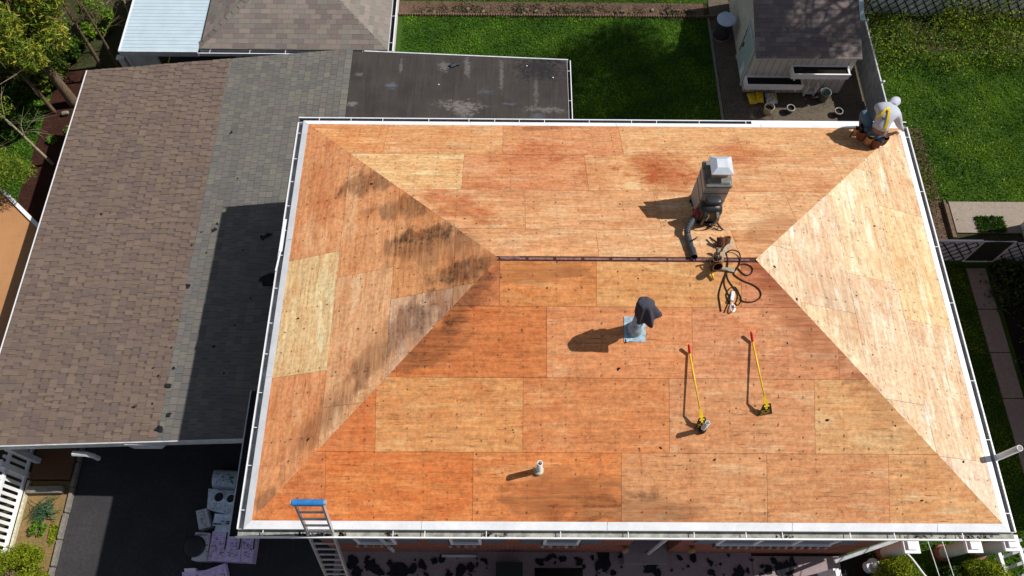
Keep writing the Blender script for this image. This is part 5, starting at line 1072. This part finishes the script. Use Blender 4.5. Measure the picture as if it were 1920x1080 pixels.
hd['hood1'] = ((11.94,8.08,.965),.108); hd['hood2'] = ((12.00,8.15,.935),.108); hd['hood3'] = ((12.04,8.18,.89),.092)
hoodie = skinmesh('hooded_top', hd, [('hem','waist'),('waist','chest'),('chest','upper'),('upper','neck'),('neck','hood1'),('hood1','hood2'),('hood2','hood3'),('upper','shL'),('shL','elL'),('elL','wrL'),('upper','shR'),('shR','elR'),('elR','wrR')], 'hoodie', pers, 'hem')
jn = {'pelvis': (pel,.15), 'hipL': (J['hipL'][0],.12), 'knL': (J['knL'][0],.092), 'anL': (J['anL'][0],.07), 'hipR': (J['hipR'][0],.11), 'knR': (J['knR'][0],.092), 'anR': (J['anR'][0],.07)}
skinmesh('jeans', jn, [('pelvis','hipL'),('hipL','knL'),('knL','anL'),('pelvis','hipR'),('hipR','knR'),('knR','anR')], 'jeans', pers, 'pelvis')
for a, b_, nm in ((J['anL'][0], J['toeL'][0], 'L'), (J['anR'][0], J['toeR'][0], 'R')):
    a = Vector(a)-Vector((0,0,.04)); b_ = Vector(b_); skinmesh('boot', {'h': (tuple(a),.06), 'm': (tuple(a.lerp(b_,.5)-Vector((0,0,.01))),.055), 't': (tuple(b_+(b_-a)*.25),.045)}, [('h','m'),('m','t')], 'boot', pers)
dome((12.035, 8.175, .90), (.10,.10,.085), 'cap', 'hoodie', pers, 16, Matrix.Rotation(.5,3,'X'), .9)
# harness straps laid over the back of the top
def proj_back(p, n=(-.1,-.25,1)): return p
from mathutils.bvhtree import BVHTree
bv = BVHTree.FromPolygons([tuple(v.co) for v in hoodie.data.vertices], [tuple(p.vertices) for p in hoodie.data.polygons])
def onback(px, py):
    o_ = Vector(CAM); d_ = Vector(ray(px, py)).normalized(); h = bv.ray_cast(o_, d_); return h[0]-d_*.012 if h[0] else None
def backstrap(pts, w_, name, mat):
    P = []
    for i in range(len(pts)-1):
        for k in range(6):
            t = k/6; q = onback(pts[i][0]*(1-t)+pts[i+1][0]*t, pts[i][1]*(1-t)+pts[i+1][1]*t)
            if q is not None: P.append(q)
    if len(P) > 2: return MB().strip([tuple(q) for q in P], w_, .01, (-.15,-.35,1)).build(name, mat, pers)
backstrap([(1632,227),(1642,221),(1652,215),(1661,206),(1669,201)], .05, 'harness_strap', 'harness')
backstrap([(1665,201),(1667,212),(1665,224),(1662,236),(1657,248)], .045, 'harness_strap', 'harness')
for (x, y), s_, mt in (((1664,208),(.07,.05,.02),'leather'), ((1657,222),(.07,.035,.015),'tooliron')):
    q = onback(x, y)
    if q is not None: MB().obox(tuple(q), s_, RZ(-.5), .006).build('back_pad' if mt == 'leather' else 'dorsal_ring', mt, pers)
# worn tool belt: ring with pouches
wb = []
for i in range(17):
    a = 2*math.pi*i/16; c = Vector((11.665,7.615,.645)); u1 = Vector((-.78,.62,0)); u2 = Vector((.45,.56,-.55)); wb.append(tuple(c+u1*.20*math.cos(a)+u2*.20*math.sin(a)))
MB().strip(wb, .07, .012, (.55,.62,.55)).build('work_belt', 'leather', pers)
for c, r, h, R, mt in (((11.40,7.80,.38),(.10,.075),.24,RZ(.9)@Matrix.Rotation(.2,3,'X'),'leather'), ((11.32,7.72,.40),(.075,.055),.22,RZ(.3),'tan'), ((11.42,7.62,.40),(.10,.07),.24,RZ(-.6)@Matrix.Rotation(-.2,3,'Y'),'leather'), ((11.54,7.52,.40),(.08,.06),.20,RZ(-.4),'tan'), ((11.68,7.44,.40),(.095,.065),.22,RZ(-.2),'leather'), ((11.84,7.50,.40),(.08,.06),.20,RZ(.5),'leather'), ((11.60,7.62,.46),(.09,.07),.16,RZ(.1),'leather')):
    pouch(c, r, h, R, 'belt_pouch', mt, pers)
MB().tube([(11.30,7.78,.62),(11.24,7.70,.50),(11.20,7.64,.42)], .014, 7).build('hammer_handle', 'black', pers)
MB().tube([(11.52,7.55,.6),(11.56,7.47,.68)], .010, 6).build('tool_handle', 'harness', pers); MB().tube([(11.70,7.46,.58),(11.74,7.38,.64)], .010, 6).build('tool_handle', 'silver', pers)
# ================================================================== FRONT of the house, right end: pillars, rails, wires
for i, (px, py, rad) in enumerate(((1709,1022,1),(1826,1021,1),(1897,1018,1))):
    c = at(px, py, -4.28); t = thing('gate_pillar', (c[0],c[1],G), ['white capped pillar nearest the sloping rail, half under the gutter','middle white capped pillar with a square top','white capped pillar at the corner of the front gutter'][i], 'pillar', 'white capped pillars in front of the house')
    m = MB(); m.lathe([(.135,0),(.135,1.33)], (c[0],c[1],G), 24); m.build('column', 'stuccowhite', t, True)
    m = MB(); m.box(c[0]-.17,c[0]+.17,c[1]-.17,c[1]+.17,G+1.331,G+1.42); m.build('cap', 'whitepaint', t)
    m = MB(); m.box(c[0]-.10,c[0]+.10,c[1]-.10,c[1]+.10,G+1.4205,G+1.48); m.build('cap_block', 'whitepaint', t)
    m = MB(); m.lathe([(.19,0),(.19,.12),(.136,.16)], (c[0],c[1],G), 24); m.build('foot', 'brick', t)
rl = thing('porch_rail', (11.6, .2, G), 'white post with a long grey rail climbing to the first pillar', 'railing')
a_ = at(1563,1052,-4.75); b2 = at(1690,1008,-4.25)
MB().strip([tuple(a_), tuple((a_+b2)/2), tuple(b2)], .075, .06, (.2,-.3,1)).build('rail', 'whitedirty', rl)
MB().box(a_[0]-.06, a_[0]+.06, a_[1]-.30, a_[1]-.16, G, -4.70).build('post', 'whitepaint', rl)
MB().strip([(a_[0],a_[1]-.2,-4.66), (a_[0]+.02,a_[1]-1.6,-4.66)], .12, .07, (0,0,1)).build('rail', 'whitepaint', rl)
for i in range(3):
    xx = (at(1882,1040,-4.9)[0], at(1905,1035,-4.9)[0], at(1860,1050,-5.2)[0])[i]
fr = thing('post_rail_fence', (14.9,-.2,G), 'white post and rail fence in front of the corner pillar', 'fence')
c1 = at(1904,1035,-4.9); c2 = at(1868,1045,-5.1)
MB().strip([(c1[0],c1[1]+.1,-4.75),(c1[0]+.12,c1[1]-1.6,-4.75)], .07, .05).build('rail', 'whitepaint', fr); MB().strip([(c2[0],c2[1]+.25,-5.0),(c2[0]+.12,c2[1]-1.4,-5.0)], .07, .05).build('rail', 'whitepaint', fr)
for yy in (.25,.05,-.2,-.45): MB().strip([(c2[0]-.05,c2[1]+yy-.1,-5.05),(c1[0]+.15,c1[1]+yy,-4.82)], .06, .03).build('slat', 'whitedirty', fr)
for (x0, y0, x1, y1, nm) in ((1738,1010,1761,1080,'left of two dark overhead wires crossing below the gutter'),(1765,1010,1788,1080,'right of two dark overhead wires crossing below the gutter')):
    a = at(x0, y0, -3.2); b_ = at(x1, y1, -2.9); d_ = b_-a; o = MB().tube([a-d_*1.2, b_+d_*1.5], .010, 6).build('overhead_wire', 'slat'); tag(o, nm, 'wire')
a = at(1691,1028,-4.9); b_ = at(1735,1080,-4.9); o = MB().tube(curve([a, a*.6+b_*.4+[.03,0,0], b_, b_+(b_-a)]), .022, 8).build('white_hose', 'whitepaint'); tag(o, 'white pipe trailing down from the first pillar beside the round shrub', 'pipe')
q = at(1635,1062,G+.3); gn = thing('garden_ornament', q, 'small grey and white garden ornament in the dark bed by the shrub', 'ornament')
m = MB(); m.lathe([(.10,0),(.13,.05),(.07,.12),(.05,.22),(.16,.32),(.17,.36),(.13,.34),(0,.30)], (q[0],q[1],G+.04), 18); m.build('bowl', 'whitedirty', gn, True)
dome((q[0]+.02,q[1],G+.42), (.05,.06,.07), 'figure', 'stuccowhite', gn); 
sheet('entry_bed', 12.0, 12.9, -6, .36, G+.02, 'soil')
# torn felt on the front paving, dark box standing in for a hole by the wall, and tarp
sc_px = [(700,1062,.16),(716,1074,.1),(731,1055,.08),(748,1069,.24),(775,1068,.13),(792,1057,.14),(815,1052,.09),(828,1047,.13),(862,1070,.2),(880,1063,.1),(911,1053,.08),(905,1050,.06),(670,1072,.12),(688,1051,.07),(640,1077,.1),(660,1055,.16),(690,1045,.05),(735,1077,.1),(840,1078,.12),(800,1078,.1),
  (1012,1052,.12),(1028,1046,.1),(1055,1048,.09),(1040,1043,.07),(1086,1053,.12),(1110,1045,.06),(1130,1052,.22),(1134,1068,.1),(1165,1043,.07),(1207,1050,.08),(1225,1053,.28),(1231,1072,.1),(1218,1037,.07),(1274,1048,.08),(1300,1046,.1),(1331,1054,.09),(1334,1074,.11),(1383,1074,.16),(1402,1070,.07),(1366,1041,.04),(1245,1050,.06),(1095,1062,.05),(1290,1062,.04),(1176,1044,.05),(1150,1075,.07),
  (1428,1077,.08),(1450,1052,.09),(1470,1066,.2),(1485,1060,.16),(1440,1068,.1),(1428,1062,.07),(1462,1075,.1),(1410,1050,.05)]
for i in range(60):
    q = (random.uniform(655, 920), random.uniform(1046, 1079)) if i % 2 else (random.uniform(1005, 1400), random.uniform(1040, 1079)); sc_px.append((q[0], q[1], random.choice((.02,.025,.03,.04))))
for i, (x, y, r) in enumerate(sc_px):
    q = at(x, y, G+.04); o = scrap(q, r*1.15, lambda a, b_: G+(.032 if a < 9.98 else .052), 600+i, 'torn_felt', lift=.006, asp=random.uniform(.55,.95)); tag(o, 'torn black felt piece dropped on the mauve front paving', 'felt scrap', 'torn felt pieces on the front paving')
m = MB(); q = at(1050,1072,G+.5); vs_ = []
for j in range(7):
    for i in range(9): u, v = i/8*2-1, j/6*2-1; vs_.append((q[0]+.55*u, q[1]-.25+.38*v, G+.04+.55*max(0,1-abs(u)**2.2)*max(0,1-abs(v)**2.2)*random.uniform(.85,1.1)))
m.add(vs_, [(j*9+i, j*9+i+1, (j+1)*9+i+1, (j+1)*9+i) for j in range(6) for i in range(8)]); o = m.build('dark_tarp', 'black', None, True); tag(o, 'dark tarp heaped on the front paving at the bottom edge', 'tarp')
m = MB(); q0 = at(930,1045,G+.5); q1 = at(980,1045,G+.5); m.box(q0[0], q1[0], -1.4, .1, G+.031, G+.5); o = m.build('dark_opening_box', 'chain'); tag(o, 'near-black box standing in for a dark hatch standing against the front wall', 'opening')
m = MB(); q0 = at(828,1042,G+.1); q1 = at(893,1043,G+.1); m.obox(((q0[0]+q1[0])/2, q0[1]+.0, G+.06), (q1[0]-q0[0], .05, .05), RZ(.0)); o = m.build('white_batten', 'whitedirty'); tag(o, 'white batten lying along the foot of the brick wall', 'batten')
for i, (x, lab) in enumerate(((1172,'left of two small lamps by the recessed entry'),(1297,'right of two small lamps by the recessed entry'))):
    q = pl(x, 1030, (0,1,0), .30); t = thing('wall_lamp', (q[0],.33,q[2]), lab, 'lamp'); MB().lathe([(.03,-.12),(.07,-.1),(.08,.06),(.05,.10),(0,.14)], (q[0],.29,q[2]), 12).build('lantern', 'tan', t); MB().box(q[0]-.02,q[0]+.02,.30,.368,q[2]+.02,q[2]+.05).build('bracket', 'tooliron', t)
# ================================================================== PLANTS
GY = [(.24,.25,.025),(.20,.23,.025),(.30,.29,.035),(.13,.17,.02),(.34,.30,.05)]        # yellow-green conifer
GD = [(.06,.12,.02),(.08,.145,.025),(.04,.085,.016)]
GL = [(.13,.27,.02),(.09,.21,.02),(.18,.31,.03)]
GB = [(.26,.32,.012),(.20,.27,.012),(.33,.38,.02),(.13,.18,.012)]
def shrub(name, c, r, n, cols, lab, size=.03, cat='shrub', k=26, shell=.85, clump=.28, stem=True):
    t = thing(name, (c[0],c[1],G), lab, cat); c3 = np.array([c[0],c[1],c[2]])
    leaves(blob_pts(n, c3, r, k, clump, shell), size, cols, 'foliage', parent=t)
    m = MB()
    for i in range(7): a = random.uniform(0, 6.28); m.tube([(c[0],c[1],G), (c[0]+r[0]*.35*math.cos(a), c[1]+r[1]*.35*math.sin(a), c[2]), (c[0]+r[0]*.7*math.cos(a), c[1]+r[1]*.7*math.sin(a), c[2]+r[2]*.4)], [.018,.012,.005], 5)
    m.build('stems', 'bark', t); return t
q = at(30,1062,G+.5); shrub('round_shrub', (q[0]-.05,q[1]-.22,G+.45), (.80,.72,.50), 24000, GB, 'bright round clipped shrub in the bottom left corner', .022, k=60, shell=.9, clump=.3)
q = at(1688,1074,G+.6); shrub('round_shrub', (q[0],q[1]-.15,G+.5), (.58,.55,.5), 14000, GB, 'yellow-green rounded shrub between the sloping rail and the wires', .022, k=60, shell=.9, clump=.3)
q = at(1850,1080,G+.6); shrub('round_shrub', (q[0],q[1]-.15,G+.5), (.6,.55,.5), 14000, GB, 'yellow-green rounded shrub below the corner pillar', .022, k=60, shell=.9, clump=.3)
q = at(1795,1076,G+.4); shrub('leafy_shrub', (q[0],q[1]-.1,G+.3), (.35,.35,.3), 2500, GD, 'dark leafy shrub between the two rounded yellow-green ones', .03)
q = at(78,960,G+.2); t = thing('strap_leaf_plant', (q[0],q[1],G), 'blue-green strap leaf clump in the bed beside the picket fence', 'plant')
m = MB()
for i in range(90):
    a = random.uniform(0, 6.28); l_ = random.uniform(.15,.34); c0 = (q[0]+random.uniform(-.16,.16), q[1]+random.uniform(-.1,.2), G+.02); m.strip([c0, (c0[0]+l_*.4*math.cos(a), c0[1]+l_*.4*math.sin(a), G+.22), (c0[0]+l_*math.cos(a), c0[1]+l_*math.sin(a), G+.14)], .014, .002, tone=vary(random.choice([(.06,.13,.07),(.09,.17,.09),(.04,.10,.04)]), .2))
m.build('leaves', 'leaf', t)
q = at(72,990,G+.1); shrub('leafy_shrub', (q[0],q[1],G+.12), (.2,.22,.14), 700, GL, 'bright green low plant just in front of the strap leaf clump', .035, 'plant')
q = at(100,1000,G+.05); leaves(blob_pts(500, (q[0],q[1],G+.05), (.14,.3,.05), 8), .03, GB, 'yellow_groundcover'); tag(bpy.data.objects['yellow_groundcover'], 'yellow-green creeping plants at the driveway kerb', 'ground cover', kind='stuff')
# grass blades
def grass(name, rects, dens, size, cols, lab, z=G, hh=.05):
    P = []
    for x0, x1, y0, y1 in rects:
        n = int((x1-x0)*(y1-y0)*dens); P.append(np.stack([RNG.uniform(x0,x1,n), RNG.uniform(y0,y1,n), z+RNG.uniform(.0,hh,n)], 1))
    P = np.concatenate(P); o = leaves(P, size, cols, name, flat=0, asp=.28, jit=.5, droop=(0,0,.55))
    x, y = P[:,0], P[:,1]; f = 1+.22*np.sin(2.1*x+1.3*np.sin(1.7*y))+.18*np.sin(3.7*y+2*np.sin(1.1*x))+.12*np.sin(7.1*x+3*y)+.1*np.sin(9*y-4*x)
    a = o.data.attributes['tone']; v = np.zeros(len(P)*4, np.float32); a.data.foreach_get('color', v); v = v.reshape(-1,4); v[:,:3] *= np.clip(f,.55,1.6)[:,None]; v[:,0] *= np.clip(f,.85,1.15); a.data.foreach_set('color', v.ravel()); return tag(o, lab, 'grass', kind='stuff')
LG = [(.085,.22,.010),(.12,.26,.014),(.065,.17,.010),(.13,.28,.016)]
grass('grass_back', [(.9,10.7,8.3,16.93),(.9,10.7,17.62,18.8)], 1300, .035, LG, 'green lawn grass of the back garden')
grass('grass_side', [(15.45,21.6,10.03,15.4),(12.7,16.85,-.5,8.0)], 1300, .038, [(.12,.24,.014),(.15,.28,.02),(.085,.19,.012),(.16,.29,.02)], 'green lawn grass east of the house')
grass('grass_left', [(-13,-9.6,9.2,14.3)], 900, .045, LG, 'green grass under the left trees')
q0 = at(1840,438,G); q1 = at(1900,407,G); grass('grass_tuft', [(17.5,18.3,8.99,9.5)], 3200, .05, [(.06,.15,.012),(.09,.18,.02)], 'small bright grass patch cut into the concrete walk', G+.03)
# weeds and dry growth
def weeds(name, x0, x1, y0, y1, n, cols, size, zr_, lab, k=60, spread=.3):
    cx = RNG.uniform(x0, x1, k); cy = RNG.uniform(y0, y1, k); i = RNG.integers(0, k, n); P = np.stack([cx[i]+RNG.normal(0,spread,n), cy[i]+RNG.normal(0,spread,n), G+np.abs(RNG.normal(0,zr_,n))], 1)
    o = leaves(P, size, cols, name); return tag(o, lab, 'weeds', kind='stuff')
weeds('weeds', 15.7, 21, 15.0, 16.9, 11000, GL+GB[:2]+[(.12,.16,.03),(.16,.13,.07)], .04, .26, 'tangled yellow-green weeds along the far right fence', 70, .28)
weeds('weeds', 18.2, 21.5, 16.6, 17.2, 2200, GB, .04, .5, 'tall yellow weeds climbing the far right slat fence', 30, .25)
weeds('dry_leaves', 15.4, 16.4, 9.4, 12.6, 2600, [(.20,.13,.06),(.10,.07,.035),(.13,.14,.04)], .03, .06, 'dry leaves and clover along the edge of the side lawn', 40, .25)
weeds('dry_leaves', 12.9, 16.5, 8.7, 12.2, 2500, [(.16,.10,.05),(.08,.05,.03),(.10,.12,.04)], .03, .04, 'dry leaf litter in the bare side bed', 40, .3)
weeds('ground_plants', .9, 10.5, 17.02, 17.36, 3200, [(.09,.065,.045),(.15,.11,.075),(.20,.16,.11),(.12,.14,.04)], .035, .06, 'low dry plants filling the far flower bed', 60, .12)
weeds('ground_plants', 17.6, 19, 1, 7.8, 9000, GD+[(.08,.09,.06)], .06, .18, 'dark leafy plants in the shaded garden bed right of the path', 50, .22)
weeds('clover', 15.8, 19, 10.5, 15, 260, [(.5,.52,.45)], .022, .05, 'tiny white clover flowers in the side lawn', 200, .3)
weeds('clover', 17.7, 18.6, 4, 7.6, 60, [(.5,.5,.4),(.5,.35,.02)], .03, .3, 'small pale flowers in the shaded garden bed', 30, .3)
m = MB()
for i in range(26):
    a = at(*[(1245,14),(1010,16),(980,22),(1150,24),(1290,26),(880,20),(820,22)][i%7], G+.1); m.obox((a[0]+random.uniform(-.5,.5),a[1]*0+17.15+random.uniform(-.15,.12),G+.05), (random.uniform(.05,.16),random.uniform(.04,.10),.07), RZ(random.uniform(0,3)), .015, tone=vary((.16,.13,.10),.4))
tag(m.build('bed_stones', 'toned'), 'rough stones and clods in the far flower bed', 'stones', kind='stuff')
# ---- trees on the left
def tree(name, base, h, r0, lab, limbs, crown, cols, n, size=.05, lean=(0,0), barkm='bark', k=22, cat='tree', clump=.35, droop=None):
    t = thing(name, base, lab, cat); b_ = Vector(base); top = b_+Vector((lean[0], lean[1], h)); m = MB()
    mid = b_.lerp(top,.5)+Vector((random.uniform(-.08,.08),random.uniform(-.08,.08),0)); m.tube(curve([b_-Vector((0,0,.1)), b_.lerp(top,.2), mid, top], 4), [r0*(1-.75*i/12) for i in range(13)], 10)
    m.build('trunk', barkm, t, True); P = []
    m = MB()
    for i in range(limbs):
        f = random.uniform(.3, .98); a = random.uniform(0, 6.28); p = b_.lerp(top, f); l_ = crown[0]*random.uniform(.5, 1.0); e = p+Vector((l_*math.cos(a), l_*math.sin(a), random.uniform(-.1,.5))); q_ = p.lerp(e,.5)+Vector((0,0,.12)); m.tube([p, q_, e], [r0*.22, r0*.13, r0*.05], 5)
        for _ in range(3): a2 = a+random.uniform(-1,1); s_ = q_.lerp(e, random.random()); m.tube([s_, s_+Vector((.4*math.cos(a2),.4*math.sin(a2),random.uniform(-.1,.25)))], [r0*.06, r0*.025], 4)
    m.build('limbs', barkm, t)
    if n: leaves(blob_pts(n, b_+Vector(crown[3:6]), crown[:3], k, clump, .55), size, cols, 'crown', parent=t, droop=droop, asp=.2)
    return t
tree('conifer_tree', (-8.83,13.27,G), 5.2, .17, 'thick trunked yellow-green conifer leaning over the top left corner', 16, (1.8,1.6,1.7,-.35,.25,3.5), [tuple(q*1.3 for q in c_) for c_ in GY]*2+GL+GD, 52000, .085, (-.1,.1), k=60, clump=.27)
tree('conifer_tree', (-9.35,12.95,G), 5.0, .07, 'slimmer conifer trunk just left of the thick one', 10, (1.3,1.2,1.3,-.6,-.2,3.2), GY+GD, 34000, .045, (-.1,.0), k=30, clump=.4)
tree('bare_tree', (-8.91,11.08,G), 3.4, .05, 'small pale bare-limbed tree with a few green sprays beside the carport edge', 12, (1.1,1.1,.8,-.7,.1,2.6), GY+GL, 3500, .05, (-.5,.1), 'twig', k=14, clump=.35)
tree('conifer_tree', (-9.9,9.9,G), 3.4, .08, 'bright green feathery conifer above the white coping at the left edge', 12, (1.35,1.0,.9,.45,-.35,2.0), [(.19,.29,.02),(.14,.23,.02),(.25,.31,.03),(.08,.14,.02)], 26000, .05, (.2,0), k=30, clump=.4)
tree('bare_tree', (-8.36,14.73,G), 4.6, .07, 'dark slanting trunk between the conifers and the pale awning', 14, (1.0,1.0,1.0,-.2,.3,3.4), GY, 2500, .045, (.1,.2), k=16)
tree('bare_tree', (-7.55,14.35,G), 4.2, .065, 'twiggy bare tree closest to the pale awning', 16, (.9,.9,1.0,-.1,.3,3.0), [(.12,.11,.05),(.09,.10,.03)], 1500, .04, (-.1,.25), k=16)
tree('bare_tree', (-7.2,15.6,G), 4.0, .05, 'thin bare tree behind the corner of the pale awning', 18, (.8,.8,1.2,-.1,.2,2.6), [(.14,.12,.07)], 1200, .035, (0,.2), 'twig', k=16)
q = at(130,95,G); shrub('leafy_shrub', (q[0],q[1],G+.5), (.75,.75,.5), 5000, GL+GD, 'glossy dark green shrub behind the slanting bare trunks', .06, k=20)
q = at(195,55,G); shrub('leafy_shrub', (q[0],q[1],G+.6), (.5,.8,.6), 4500, [(.17,.32,.02),(.22,.36,.03),(.10,.19,.015)], 'bright green leafy shrub beside the pale awning', .06, k=20)
q = at(20,230,G); shrub('leafy_shrub', (q[0],q[1],G+.4), (1.0,.9,.5), 6000, GD, 'dark shrub under the conifers at the left edge', .05, k=22)
q = at(60,150,G); shrub('leafy_shrub', (q[0],q[1],G+.5), (1.3,1.0,.6), 14000, GD+GY[:2], 'deep green undergrowth shrub beneath the thick trunk', .05, k=26)
q = at(99,265,G); shrub('leafy_shrub', (q[0],q[1],G+.08), (.16,.16,.08), 160, GL, 'little bright seedling on the red mulch', .045, 'plant')
q = at(129,245,G); shrub('leafy_shrub', (q[0],q[1],G+.08), (.12,.14,.08), 90, GL, 'little seedling on the red mulch touching the carport edge', .045, 'plant')
q = at(122,212,G+.1); m = MB(); m.obox(tuple(q), (.22,.12,.1), RZ(.3), .03); tag(m.build('rock', 'stone'), 'pale stone on the red mulch below the thick trunk', 'stone')
# ---- trees beyond the right edge whose shade dapples the back garden
for (x, y, h, lx, ly, r, n, lab) in ((22.6,20.2,12.5,-.4,-2.9,2.6,6000,'tall tree outside the frame at the far right, shading the shed roof'),(22.4,20.6,12.8,-4.3,-4.0,3.0,13000,'leaning tree outside the right edge, shading the middle of the back lawn'),
    (23.6,20.9,12.8,-3.9,-5.6,2.5,9000,'leaning tree outside the right edge, shading the near right corner of the back lawn'),(19.0,22.5,11.5,-1.5,-.5,2.2,3500,'tall tree outside the top edge beyond the shed')):
    tree('shade_tree', (x,y,G), h, .2, lab, 44, (r,r*.8,2.2,lx,ly,h-.9), GD, n, .13, (lx,ly), k=44, clump=.3)
# ---- unseen house added outside the right edge to shade the side path
nb = thing('added_shade_house', (22, 6, G), 'unseen house added outside the right edge to shade the side path', 'house')
MB().box(18.75, 26, 2.6, 9.25, G, G+6.4).build('wall', 'siding', nb)
m = MB(); m.add([(18.6,2.45,G+6.4),(26.2,2.45,G+6.4),(26.2,9.4,G+6.4),(18.6,9.4,G+6.4),(22.4,2.45,G+8.2),(22.4,9.4,G+8.2)], [(0,4,5,3),(1,2,5,4),(0,1,4),(2,3,5),(0,3,2,1)]); m.build('roof', 'darksoff', nb)
for yy in (3.6, 6.6): MB().box(18.72, 18.749, yy, yy+1.1, G+3.6, G+4.9).build('window', 'windowglass', nb)
